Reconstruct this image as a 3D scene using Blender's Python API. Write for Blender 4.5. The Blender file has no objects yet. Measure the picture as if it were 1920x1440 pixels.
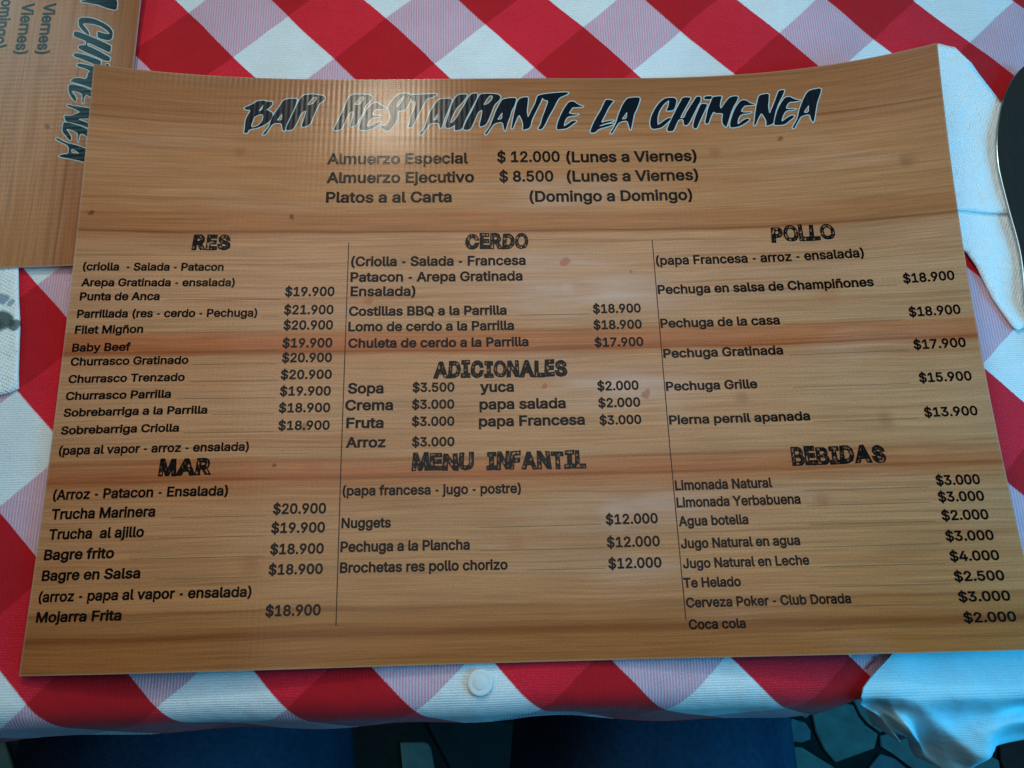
import bpy, bmesh, math, random
from mathutils import Vector, geometry
C = bpy.context.scene.collection
sc = bpy.context.scene
R = math.radians
random.seed(7)

# ------------------------------------------------------------------ camera, world, lamps, exposure
cam = bpy.data.objects.new('camera', bpy.data.cameras.new('camera'))
C.objects.link(cam)
cam.location = (-0.017772, -0.131647, 0.363337)
cam.rotation_euler = (0.291131, -0.025867, -0.024834)
cam.data.sensor_width = 36.0
cam.data.lens = 28.125
cam.data.clip_start = 0.01
cam.data.clip_end = 50
sc.camera = cam

w = bpy.data.worlds.new('World'); sc.world = w; w.use_nodes = True
bg = w.node_tree.nodes['Background']
bg.inputs[0].default_value = (0.52, 0.86, 1.0, 1)
bg.inputs[1].default_value = 0.07

def area(name, loc, target, size, energy, color, size_y=None, shape='RECTANGLE'):
    l = bpy.data.lights.new(name, 'AREA')
    l.shape = shape; l.size = size; l.size_y = size_y or size
    l.energy = energy; l.color = color
    o = bpy.data.objects.new(name, l); C.objects.link(o)
    o.location = loc
    o.rotation_euler = (Vector(target) - Vector(loc)).to_track_quat('-Z', 'Y').to_euler()
    return o
area('warm_bulb', (-0.165, 0.66, 0.73), (0, 0.0, 0), 0.07, 2.0, (1.0, 0.90, 0.72), shape='DISK', size_y=0.07)
area('ceiling_lamp', (-0.01, 0.08, 0.37), (0.0, 0.02, 0), 0.42, 1.2, (0.92, 0.96, 0.96))
area('soft_daylight', (-2.85, 2.80, 3.00), (0.0, 0.08, 0), 1.2, 46.0, (0.40, 0.90, 1.0))
area('window_light', (0.72, -0.20, 0.36), (0.24, -0.12, 0), 0.34, 8.0, (0.02, 0.53, 1.0), size_y=0.35)

sc.view_settings.view_transform = 'Standard'
sc.view_settings.look = 'None'
sc.view_settings.exposure = -0.46
sc.view_settings.gamma = 1.0
sc.view_settings.use_curve_mapping = False

# ------------------------------------------------------------------ measured layout (metres / millimetres on the table and on the sheet)
CURL=[0.295772,0.046861,-0.075217,0.015005,0.048448,-0.099545,0.034558,-0.045681,0.071708,-0.033333,0.076438]
KNIFE=[[0.2771,0.1517],[0.2713,0.1466],[0.264,0.1368],[0.2581,0.1249],[0.2525,0.109],[0.2494,0.0921],[0.2494,0.0784],[0.2499,0.0619],[0.2507,0.0487],[0.2507,0.0369],[0.2491,0.0231],[0.2466,0.009]]
NAP_R=[[0.234,0.1682],[0.2391,0.1667],[0.2429,0.166],[0.2505,0.1555],[0.2532,0.1483],[0.2605,0.1312],[0.2663,0.1169]]
NAP_Rlow=[[0.2243,0.0443],[0.2264,0.0419],[0.2299,0.0348],[0.2347,0.0173],[0.2383,0.0087],[0.2411,0.0024],[0.2432,-0.0004],[0.2478,0.0026]]
NAP_Rfold=[[0.2275,0.0657],[0.2386,0.0647],[0.2538,0.0639],[0.2543,0.0502],[0.2499,0.0345],[0.2487,0.0171],[0.2477,0.0057]]
NAP_L=[[-0.2546,0.0466],[-0.2454,0.0417],[-0.2425,0.024],[-0.2397,0.0102],[-0.2384,-0.0006],[-0.2371,-0.0138],[-0.236,-0.0211],[-0.2401,-0.0231],[-0.2436,-0.0241]]
BTN=[[-0.0226,-0.1567]]
THREAD=[[0.1503,-0.1495],[0.1488,-0.1514],[0.1467,-0.1529],[0.145,-0.1546]]
STONES=[[[0.3965,-0.2546],[0.4115,-0.2476],[0.438,-0.2418],[0.4517,-0.2444],[0.4566,-0.2584],[0.4643,-0.2693],[0.4788,-0.2803],[0.4716,-0.2969],[0.4522,-0.3026],[0.4186,-0.312],[0.4069,-0.2972],[0.3983,-0.2759]],[[0.3682,-0.2581],[0.3748,-0.2604],[0.386,-0.2639],[0.3916,-0.2736],[0.3902,-0.2841],[0.3783,-0.2876],[0.3624,-0.2854]],[[0.3616,-0.2917],[0.3776,-0.2926],[0.3966,-0.3052],[0.4156,-0.3171],[0.4177,-0.3347],[0.3559,-0.3369]],[[0.4808,-0.2825],[0.5123,-0.2749],[0.5326,-0.2923],[0.5489,-0.3054],[0.5589,-0.3264],[0.5349,-0.3319],[0.514,-0.32],[0.4936,-0.3038],[0.48,-0.2951]],[[0.4613,-0.3185],[0.4775,-0.3033],[0.495,-0.3091],[0.5111,-0.323],[0.5217,-0.3418],[0.4693,-0.3403],[0.4592,-0.3318]],[[0.4006,-0.2419],[0.4157,-0.2337],[0.4394,-0.2321],[0.4361,-0.2385],[0.4119,-0.2443],[0.3981,-0.2515],[0.3867,-0.2586],[0.378,-0.2541]],[[0.5788,-0.3187],[0.6047,-0.3049],[0.614,-0.3051],[0.6304,-0.3161],[0.6299,-0.3409],[0.5746,-0.3413]],[[0.6327,-0.3161],[0.6346,-0.2952],[0.6881,-0.2862],[0.7063,-0.3099],[0.6741,-0.3504],[0.6368,-0.3411]],[[0.4525,-0.239],[0.5122,-0.2188],[0.5284,-0.2625],[0.513,-0.2706],[0.4815,-0.2783],[0.4669,-0.2672],[0.4592,-0.2564]],[[-0.1345,-0.2733],[-0.1043,-0.2735],[-0.0989,-0.2762],[-0.0955,-0.2812],[-0.0887,-0.3158],[-0.1299,-0.3146]]]
HEM=[0.0525,0.056,0.0595,0.063,0.06,0.055,0.049,0.0425,0.041,0.0425,0.0435,0.0445,0.0455,0.0465,0.0475,0.05,0.052,0.0535,0.0505,0.047,0.0435,0.04,0.0365,0.033,0.03,0.0295,0.03,0.031,0.0315,0.0315,0.0315,0.0365,0.0425,0.0485,0.052,0.0535,0.055,0.0565,0.056,0.054,0.052,0.0495,0.0465,0.0365,0.011,0.0075,0.0075,0.0075,0.008,0.0085,0.009,0.009,0.0095,0.01,0.0105,0.011,0.0115,0.012,0.013,0.0135,0.0145]
DR_L=[[0.1663,-0.1441],[0.1632,-0.1496],[0.1582,-0.1545],[0.1522,-0.1595],[0.1463,-0.1628],[0.1394,-0.1654]]
DR_T=[[0.1403,-0.1658],[0.1468,-0.1659],[0.1526,-0.1661],[0.1584,-0.1663],[0.1653,-0.1664],[0.1746,-0.1667],[0.1839,-0.1669],[0.1933,-0.1672],[0.2026,-0.1674],[0.212,-0.1677],[0.226,-0.1681]]
DR_H=[[0.1672,-0.1829],[0.175,-0.1864],[0.1793,-0.1894],[0.1829,-0.1923],[0.1866,-0.1981],[0.1967,-0.2016],[0.2055,-0.2028],[0.2124,-0.1969],[0.2229,-0.1939],[0.2395,-0.1901],[0.2585,-0.1878]]
TEXT=[
["opening_line", "Almuerzo Especial", -97.7, -25.3, 96.1, 5.83],
["opening_line", "$ 12.000", -10.4, 22.2, 96.6, 5.84],
["opening_line", "(Lunes a Viernes)", 25.5, 93.6, 96.3, 5.89],
["opening_line", "Almuerzo Ejecutivo", -97.5, -22.4, 85.1, 5.74],
["opening_line", "$ 8.500", -9.5, 18.4, 85.2, 5.75],
["opening_line", "(Lunes a Viernes)", 25.3, 93.4, 85.0, 5.8],
["opening_line", "Platos a al Carta", -97.3, -33.9, 73.8, 5.65],
["opening_line", "(Domingo a Domingo)", 5.7, 89.3, 73.5, 5.7],
["side_note", "(criolla  - Salada - Patacon", -211.3, -144.9, 36.2, 3.76],
["side_note", "Arepa Gratinada - ensalada)", -211.2, -138.9, 28.0, 3.73],
["dish_name", "Punta de Anca", -211.1, -173.8, 20.8, 3.8],
["price", "$19.900", -114.7, -90.9, 22.6, 4.52],
["dish_name", "Parrillada (res - cerdo - Pechuga)", -211.4, -127.1, 12.0, 3.79],
["price", "$21.900", -114.6, -91.0, 13.1, 4.46],
["dish_name", "Filet Migñon", -211.5, -179.8, 4.1, 3.72],
["price", "$20.900", -114.4, -90.9, 5.2, 4.4],
["dish_name", "Baby Beef", -211.8, -184.7, -4.7, 3.67],
["price", "$19.900", -114.3, -90.8, -3.9, 4.34],
["dish_name", "Churrasco Gratinado", -211.7, -157.2, -11.6, 3.65],
["price", "$20.900", -114.1, -90.7, -11.3, 4.29],
["dish_name", "Churrasco Trenzado", -211.7, -158.1, -20.0, 3.61],
["price", "$20.900", -114.1, -90.4, -19.7, 4.23],
["dish_name", "Churrasco Parrilla", -212.0, -163.6, -28.1, 3.57],
["price", "$19.900", -114.0, -90.5, -27.8, 4.18],
["dish_name", "Sobrebarriga a la Parrilla", -212.0, -146.3, -36.0, 3.53],
["price", "$18.900", -114.0, -90.4, -35.9, 4.12],
["dish_name", "Sobrebarriga Criolla", -212.2, -158.3, -44.3, 3.49],
["price", "$18.900", -113.7, -90.3, -44.3, 4.07],
["side_note", "(papa al vapor - arroz - ensalada)", -211.9, -126.1, -53.8, 3.74],
["side_note", "(Arroz - Patacon - Ensalada)", -211.9, -133.7, -74.1, 4.1],
["dish_name", "Trucha Marinera", -211.4, -164.8, -82.8, 4.28],
["price", "$20.900", -113.5, -90.2, -82.8, 4.29],
["dish_name", "Trucha  al ajillo", -211.3, -168.7, -91.6, 4.22],
["price", "$19.900", -113.7, -90.3, -91.2, 4.23],
["dish_name", "Bagre frito", -212.2, -180.7, -100.4, 4.17],
["price", "$18.900", -113.5, -90.4, -100.4, 4.16],
["dish_name", "Bagre en Salsa", -211.9, -168.2, -109.2, 4.1],
["price", "$18.900", -113.6, -90.4, -109.1, 4.1],
["side_note", "(arroz - papa al vapor - ensalada)", -212.0, -120.1, -118.1, 4.02],
["dish_name", "Mojarra Frita", -211.8, -174.1, -126.5, 3.98],
["price", "$18.900", -113.7, -90.5, -126.4, 4.19],
["side_note", "(Criolla - Salada - Francesa", -83.5, 2.7, 38.5, 4.78],
["side_note", "Patacon - Arepa Gratinada", -83.5, 0.9, 30.1, 4.72],
["side_note", "Ensalada)", -83.2, -51.7, 22.5, 4.67],
["dish_name", "Costillas BBQ a la Parrilla", -83.6, -7.4, 12.2, 4.46],
["price", "$18.900", 34.8, 58.3, 12.2, 4.36],
["dish_name", "Lomo de cerdo a la Parrilla", -83.6, -4.0, 4.2, 4.41],
["price", "$18.900", 34.6, 58.2, 3.8, 4.31],
["dish_name", "Chuleta de cerdo a la Parrilla", -83.3, 2.8, -4.2, 4.35],
["price", "$17.900", 34.6, 58.3, -5.2, 4.25],
["dish_name", "Sopa", -82.7, -66.1, -27.0, 4.72],
["dish_name", "yuca", -20.9, -4.8, -26.9, 4.74],
["dish_name", "Crema", -83.6, -61.5, -35.2, 4.66],
["dish_name", "papa salada", -21.2, 19.4, -35.4, 4.68],
["dish_name", "Fruta", -82.8, -65.7, -43.7, 4.59],
["dish_name", "papa Francesa", -21.6, 28.0, -43.6, 4.63],
["dish_name", "Arroz", -82.7, -64.6, -52.9, 4.52],
["price", "$3.500", -52.7, -32.9, -26.5, 4.2],
["price", "$2.000", 34.7, 54.4, -27.2, 4.24],
["price", "$3.000", -52.8, -33.0, -34.8, 4.15],
["price", "$2.000", 34.7, 54.6, -35.5, 4.19],
["price", "$3.000", -52.8, -33.0, -43.0, 4.1],
["price", "$3.000", 34.8, 54.5, -43.9, 4.13],
["price", "$3.000", -52.6, -33.0, -52.7, 4.03],
["side_note", "(papa francesa - jugo - postre)", -83.3, -2.8, -75.0, 4.14],
["dish_name", "Nuggets", -83.2, -61.4, -89.5, 4.14],
["price", "$12.000", 35.0, 58.5, -90.2, 4.2],
["dish_name", "Pechuga a la Plancha", -83.2, -26.4, -99.9, 4.2],
["price", "$12.000", 34.9, 58.6, -100.4, 4.25],
["dish_name", "Brochetas res pollo chorizo", -83.1, -9.7, -108.9, 4.14],
["price", "$12.000", 35.0, 58.6, -109.7, 4.18],
["side_note", "(papa Francesa - arroz - ensalada)", 67.7, 170.1, 37.4, 4.56],
["dish_name", "Pechuga en salsa de Champiñones", 67.4, 172.5, 21.7, 4.46],
["price", "$18.900", 186.3, 209.9, 22.3, 4.45],
["dish_name", "Pechuga de la casa", 67.3, 125.1, 3.9, 4.34],
["price", "$18.900", 186.3, 210.0, 4.9, 4.38],
["dish_name", "Pechuga Gratinada", 67.4, 124.7, -11.6, 4.24],
["price", "$17.900", 185.8, 209.7, -11.7, 4.31],
["dish_name", "Pechuga Grille", 67.3, 110.5, -28.1, 4.13],
["price", "$15.900", 185.5, 209.5, -28.2, 4.23],
["dish_name", "Pierna pernil apanada", 67.4, 132.8, -44.6, 4.03],
["price", "$13.900", 184.9, 209.1, -45.0, 4.14],
["dish_name", "Limonada Natural", 67.5, 111.4, -75.6, 4.19],
["price", "$3.000", 184.1, 203.8, -77.0, 4.21],
["dish_name", "Limonada Yerbabuena", 67.5, 122.9, -83.4, 4.14],
["price", "$3.000", 183.6, 204.1, -84.5, 4.16],
["dish_name", "Agua botella", 67.7, 98.7, -91.8, 4.07],
["price", "$2.000", 183.5, 204.2, -92.8, 4.1],
["dish_name", "Jugo Natural en agua", 67.8, 120.1, -101.7, 4.01],
["price", "$3.000", 183.3, 204.5, -101.9, 4.04],
["dish_name", "Jugo Natural en Leche", 67.9, 122.9, -110.4, 3.94],
["price", "$4.000", 183.3, 204.9, -110.6, 3.98],
["dish_name", "Te Helado", 67.4, 92.3, -118.7, 3.89],
["price", "$2.500", 183.3, 205.1, -119.2, 3.92],
["dish_name", "Cerveza Poker - Club Dorada", 67.8, 138.0, -127.1, 3.83],
["price", "$3.000", 183.2, 205.6, -127.7, 3.86],
["dish_name", "Coca cola", 68.1, 92.3, -136.2, 3.77],
["price", "$2.000", 183.5, 206.0, -136.3, 3.79]]
HEAD=[["RES", -160.9, -142.7, 47.2, 8.3], ["CERDO", -27.1, 4.3, 47.4, 8.54], ["POLLO", 126.7, 157.8, 48.0, 8.77], ["ADICIONALES", -42.7, 20.8, -19.8, 8.54], ["MENU", -52.3, -24.1, -64.0, 8.33], ["INFANTIL", -18.2, 27.4, -64.2, 8.37], ["BEBIDAS", 121.7, 164.0, -65.8, 8.59], ["MAR", -165.3, -142.1, -64.7, 8.11]]
LINES=[[-171.5, -116.6, 21.0], [-124.9, -116.6, 12.3], [-177.5, -116.3, 4.1], [-182.5, -116.2, -5.1], [-155.0, -116.0, -11.9], [-155.9, -116.0, -20.3], [-161.4, -115.9, -28.6], [-144.2, -115.9, -36.4], [-156.1, -115.6, -44.9], [-157.8, -116.3, -83.4], [-161.7, -116.4, -92.2], [-173.7, -116.2, -101.0], [-161.4, -116.2, -109.7], [-171.2, -115.7, -126.6], [-1.4, 33.0, 12.0], [-2.4, 33.8, 3.7], [3.8, 32.8, -4.8], [-22.2, 33.1, -90.0], [-21.9, 33.7, -100.4], [-1.2, 33.6, -109.3], [173.4, 183.4, 21.7], [126.9, 183.1, 3.6], [127.4, 182.8, -11.9], [127.0, 181.5, -28.3], [134.0, 181.4, -45.4], [125.3, 180.7, -77.5], [125.4, 180.0, -84.4], [125.2, 180.7, -92.9], [125.3, 180.5, -102.8], [127.0, 181.0, -111.4], [125.7, 180.7, -120.0], [139.0, 180.5, -128.3], [124.8, 180.0, -137.1]]
TITLE=[[[[-141.58,128.9],[-140.62,129.74],[-136.87,131.92],[-135.61,133.39],[-131.9,134.02],[-130.49,133.37],[-127.59,133.46],[-127.33,132.03],[-128.26,130.37],[-130.51,128.27],[-128.77,127.71],[-127.17,126.53],[-126.91,125.12],[-127.44,122.68],[-129.01,120.62],[-131.26,118.76],[-134.21,117.28],[-138.51,116.15],[-138.72,114.35],[-140.7,113.9],[-140.42,117.09],[-140.53,121.08],[-139.74,124.32],[-138.56,126.79],[-138.47,128.0],[-140.68,128.12]],[[-131.76,131.9],[-132.26,129.03],[-133.19,127.58],[-134.36,127.34],[-133.29,129.2],[-132.4,131.26]],[[-133.06,125.56],[-131.86,125.39],[-131.52,123.78],[-131.94,121.35],[-133.33,119.3],[-135.26,117.85],[-137.09,117.59],[-137.51,118.78],[-136.82,121.01],[-136.32,123.64],[-134.71,124.9]]],[[[-131.24,113.16],[-130.95,113.97],[-128.18,118.23],[-127.99,120.65],[-126.57,125.13],[-123.5,130.91],[-122.29,133.8],[-120.65,135.08],[-118.26,135.55],[-114.63,135.41],[-115.33,132.31],[-116.48,128.2],[-118.27,123.28],[-119.72,118.81],[-119.92,116.39],[-120.9,115.57],[-121.31,116.77],[-122.03,120.38],[-124.25,120.53],[-126.59,119.88],[-128.11,117.03],[-129.75,113.59]],[[-122.05,126.66],[-121.96,122.2],[-124.85,122.01],[-123.43,123.99]]],[[[-119.57,116.2],[-119.36,118.41],[-117.61,123.7],[-115.52,129.44],[-114.34,133.15],[-113.41,135.23],[-111.81,137.74],[-108.03,138.42],[-103.83,137.94],[-101.38,137.55],[-100.46,136.44],[-100.74,134.78],[-103.26,132.9],[-104.18,130.42],[-105.08,127.54],[-106.29,123.86],[-107.16,120.6],[-108.46,119.17],[-111.15,118.13],[-111.73,119.34],[-110.99,121.77],[-110.02,126.26],[-109.62,128.51],[-111.63,127.46],[-112.9,125.4],[-114.06,121.33],[-115.89,117.26],[-116.86,116.36]],[[-105.53,137.0],[-104.47,136.6],[-105.07,134.53],[-106.69,132.24],[-109.77,131.58],[-108.49,133.66],[-107.22,135.95]]],[[[-95.29,116.44],[-94.35,118.66],[-92.17,124.77],[-89.94,130.1],[-88.4,135.88],[-86.39,138.37],[-81.84,138.58],[-76.91,138.15],[-75.65,136.69],[-76.12,134.83],[-78.51,132.56],[-79.5,130.5],[-80.44,126.81],[-82.39,122.73],[-83.68,119.48],[-86.06,118.47],[-86.44,119.48],[-85.54,123.55],[-85.0,128.25],[-87.07,127.64],[-88.36,124.77],[-89.93,120.29],[-91.51,116.65]],[[-81.1,137.33],[-79.86,136.91],[-80.33,135.05],[-81.99,132.16],[-85.13,131.95],[-83.8,134.22],[-82.47,136.29]]],[[[-82.03,116.65],[-81.93,119.07],[-80.68,123.54],[-78.74,128.45],[-76.73,131.32],[-75.02,132.96],[-72.58,133.15],[-71.14,131.7],[-69.36,130.45],[-67.6,129.83],[-70.74,129.43],[-74.22,129.04],[-74.88,127.61],[-75.53,125.56],[-70.64,125.33],[-70.98,124.72],[-75.83,123.93],[-77.49,121.09],[-78.11,118.66],[-76.05,119.05],[-72.98,121.07],[-70.21,121.66],[-71.91,119.84],[-75.31,117.23],[-78.74,116.43]]],[[[-66.93,131.26],[-65.92,133.32],[-63.86,136.2],[-61.44,138.67],[-58.28,139.06],[-55.98,138.62],[-55.43,137.36],[-55.58,134.88],[-56.6,132.0],[-57.79,129.13],[-59.17,128.32],[-62.32,128.14],[-61.91,124.66],[-62.9,121.0],[-64.92,117.77],[-67.31,115.77],[-70.12,117.4],[-70.86,119.43],[-68.07,119.01],[-66.39,121.84],[-65.75,124.69],[-66.5,127.56],[-67.25,129.82]],[[-58.79,137.81],[-59.28,135.33],[-60.98,132.04],[-63.05,129.58],[-62.4,132.88],[-60.69,135.76]]],[[[-55.61,137.78],[-50.86,138.15],[-44.86,138.49],[-41.32,138.45],[-42.73,137.01],[-46.96,135.61],[-48.35,132.73],[-50.41,127.82],[-52.81,122.13],[-54.16,118.49],[-56.59,117.7],[-55.42,121.75],[-55.28,124.6],[-53.24,129.9],[-52.4,133.6],[-54.87,134.04],[-55.42,136.12]]],[[[-50.46,113.41],[-49.96,114.81],[-47.89,117.62],[-46.87,120.85],[-45.5,126.54],[-42.72,131.84],[-40.96,134.71],[-38.5,135.51],[-33.56,135.45],[-34.27,132.15],[-35.69,128.06],[-37.44,123.59],[-38.14,120.75],[-39.54,116.72],[-40.59,120.37],[-42.68,120.8],[-45.47,120.02],[-46.85,117.61],[-48.91,114.0]],[[-40.95,126.69],[-41.29,122.41],[-43.73,122.24],[-41.99,124.86]]],[[[-36.75,117.5],[-37.1,119.12],[-35.34,125.6],[-33.57,132.15],[-32.14,135.43],[-30.37,137.69],[-27.89,138.07],[-25.41,137.84],[-26.5,135.36],[-28.28,132.91],[-31.11,129.65],[-32.89,125.98],[-34.3,122.33],[-34.65,119.9],[-31.85,122.3],[-28.66,128.39],[-26.52,132.47],[-25.08,135.76],[-22.93,138.43],[-20.1,138.61],[-20.31,135.71],[-22.3,131.6],[-24.81,126.3],[-26.96,121.43],[-28.39,116.59],[-31.88,115.83],[-32.22,117.04],[-31.86,119.46],[-34.66,117.47]]],[[[-27.69,116.39],[-27.33,118.2],[-25.55,122.64],[-23.05,127.5],[-21.24,132.0],[-19.78,135.7],[-18.33,138.17],[-13.72,138.33],[-9.12,137.87],[-7.73,136.41],[-8.31,134.35],[-11.19,131.49],[-12.49,127.8],[-14.34,122.52],[-15.79,119.29],[-18.61,117.9],[-19.29,118.92],[-18.18,123.37],[-17.4,128.67],[-19.89,127.06],[-21.34,123.0],[-23.86,116.75],[-25.6,116.16]],[[-13.03,137.29],[-11.8,136.65],[-12.37,134.38],[-14.53,131.93],[-17.19,131.13],[-15.92,133.59],[-14.47,136.06]]],[[[-16.58,113.45],[-15.5,115.25],[-13.71,118.05],[-12.24,122.09],[-10.38,127.78],[-8.17,132.28],[-6.71,134.75],[-3.15,135.55],[0.75,135.52],[-0.43,130.99],[-2.29,127.31],[-3.07,124.05],[-4.19,121.21],[-5.16,117.17],[-5.91,115.16],[-6.39,116.77],[-7.01,120.83],[-10.52,120.25],[-11.94,119.25],[-13.74,116.44],[-15.53,113.24]],[[-6.88,126.94],[-7.32,122.45],[-9.96,122.07],[-8.33,124.9]]],[[[-2.55,116.74],[-1.93,120.38],[-0.92,125.66],[0.66,132.22],[2.16,135.1],[4.66,135.92],[6.97,135.91],[6.5,132.19],[5.82,127.26],[6.39,122.97],[8.3,127.66],[10.57,132.18],[11.78,136.52],[13.23,137.23],[14.3,135.28],[13.82,133.83],[10.76,127.25],[8.49,122.35],[7.27,117.09],[3.37,115.69],[3.81,118.72],[3.2,121.97],[1.88,125.24],[0.78,123.61],[-0.73,119.56],[-1.85,116.74]]],[[[12.52,137.15],[15.75,137.98],[21.12,138.6],[26.13,139.03],[28.63,138.9],[27.86,137.78],[23.49,135.69],[21.96,133.0],[20.02,128.87],[17.35,123.96],[15.42,119.49],[13.55,116.25],[11.27,116.26],[12.95,119.09],[13.78,122.74],[15.74,128.06],[17.73,133.83],[15.26,134.24],[14.59,135.49],[13.69,135.07]]],[[[21.29,116.64],[21.75,119.47],[23.35,123.95],[25.69,128.87],[28.36,133.0],[30.87,133.42],[32.58,131.97],[33.95,130.93],[36.4,130.11],[33.18,129.69],[30.34,129.7],[29.2,128.05],[28.04,126.0],[29.78,125.38],[33.5,125.38],[31.51,124.56],[27.24,123.95],[25.7,121.09],[25.03,117.84],[27.39,119.46],[29.59,121.29],[31.72,121.49],[31.68,120.68],[29.11,118.65],[26.56,116.62],[21.96,116.03]]],[[[38.94,114.37],[39.61,117.0],[42.01,122.29],[45.15,127.61],[47.8,133.4],[48.39,134.31],[50.53,134.3],[52.62,133.46],[51.31,132.35],[49.13,128.84],[46.71,123.91],[44.72,120.03],[48.68,121.24],[51.89,121.63],[50.78,120.82],[44.28,118.61],[43.88,117.79],[48.57,119.4],[52.12,119.59],[49.92,118.38],[43.09,116.17],[41.94,114.56],[39.79,113.96]]],[[[49.28,113.71],[50.44,115.32],[52.84,119.78],[54.62,125.51],[57.12,131.28],[59.5,134.79],[61.7,135.61],[66.9,135.76],[65.71,131.61],[63.99,127.49],[62.78,125.44],[61.76,120.94],[60.77,116.86],[60.15,115.45],[59.74,117.28],[58.96,121.37],[56.1,120.99],[54.28,120.18],[52.3,116.94],[50.33,113.5]],[[59.34,127.12],[58.67,122.4],[55.82,122.14],[57.38,124.26]]],[[[72.18,115.9],[71.03,117.14],[70.9,120.0],[71.91,124.08],[74.42,128.99],[77.59,133.08],[80.6,135.09],[84.89,135.19],[86.19,133.69],[85.38,130.39],[84.06,127.33],[79.94,126.89],[81.41,129.67],[82.3,134.01],[79.23,131.38],[76.42,127.3],[75.04,123.2],[74.75,119.52],[75.01,118.29],[78.02,120.68],[80.64,122.47],[82.6,122.63],[81.62,121.42],[78.92,118.62],[76.29,116.63]]],[[[79.47,114.53],[80.23,117.37],[82.78,122.62],[85.74,128.31],[88.25,132.8],[89.7,135.25],[93.95,134.97],[92.46,132.24],[90.37,128.59],[87.86,124.13],[87.0,122.31],[89.12,122.37],[90.43,125.28],[92.91,129.33],[95.36,132.97],[97.0,135.4],[99.11,135.22],[98.89,132.82],[96.79,129.18],[94.24,124.33],[91.69,119.5],[90.12,117.71],[88.6,118.37],[88.7,121.64],[86.24,121.71],[84.55,118.48],[82.81,114.46]]],[[[93.5,116.18],[93.76,119.02],[95.18,123.06],[97.81,128.73],[99.08,130.95],[102.2,130.39],[101.72,128.97],[99.58,124.94],[96.98,119.72],[95.21,115.71]]],[[[100.77,133.98],[101.24,135.21],[103.39,135.52],[105.13,135.18],[104.6,133.38],[101.43,133.45]]],[[[99.86,118.59],[100.71,122.02],[102.3,127.71],[104.52,132.56],[105.44,134.79],[110.41,135.14],[109.47,132.71],[108.63,129.45],[108.91,126.96],[111.37,130.53],[114.15,133.87],[116.32,134.56],[118.92,134.25],[117.75,131.36],[115.69,128.21],[113.89,124.22],[112.44,120.22],[110.76,115.64],[109.07,117.96],[108.97,120.41],[110.06,124.44],[106.23,124.64],[104.93,125.73],[103.24,122.73],[101.61,118.51]]],[[[112.85,115.73],[112.97,118.56],[114.89,123.75],[117.07,128.12],[119.48,131.24],[121.3,131.93],[122.98,131.4],[124.21,129.87],[127.2,128.6],[124.75,128.39],[121.63,128.42],[120.06,126.69],[119.2,125.11],[120.84,124.18],[125.01,124.29],[123.55,123.58],[119.36,123.26],[117.79,121.53],[116.77,118.34],[116.99,117.11],[119.65,119.38],[121.84,120.45],[123.19,120.15],[122.74,119.17],[120.13,117.32],[117.21,115.88],[114.39,115.44]]],[[[125.01,116.18],[125.87,119.35],[126.72,124.16],[127.88,128.55],[129.47,133.74],[131.63,134.57],[134.91,134.66],[134.37,131.24],[133.55,126.83],[133.71,121.96],[135.92,126.61],[138.19,131.68],[139.8,135.58],[141.05,136.06],[143.09,136.03],[141.73,132.93],[139.23,128.72],[136.93,123.28],[135.81,119.35],[135.14,116.39],[131.24,115.11],[131.82,117.27],[131.41,119.73],[129.76,123.51],[127.66,120.02],[125.87,116.12]]],[[[135.56,115.55],[135.8,117.74],[137.6,123.22],[139.77,127.45],[142.59,131.41],[145.0,131.75],[146.56,130.55],[147.8,129.6],[150.74,128.84],[147.67,128.4],[144.64,128.55],[143.09,126.7],[142.36,124.76],[144.16,124.17],[147.7,124.18],[146.11,123.55],[142.4,123.55],[140.79,121.3],[139.64,118.59],[139.46,117.01],[141.86,118.78],[144.4,120.33],[146.4,120.12],[145.6,119.0],[143.02,117.07],[140.79,115.28],[136.38,115.28]]],[[[144.39,112.74],[145.04,114.07],[147.48,117.8],[149.1,123.22],[151.38,128.56],[153.89,133.06],[156.03,134.37],[161.38,134.78],[160.29,130.96],[158.55,127.22],[157.46,123.39],[156.18,118.0],[155.17,114.95],[154.36,116.63],[153.93,120.06],[151.06,119.8],[149.32,119.2],[147.68,116.59],[145.57,112.83]],[[154.24,125.79],[153.54,121.1],[150.89,121.21],[152.5,123.62]]]]
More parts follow.
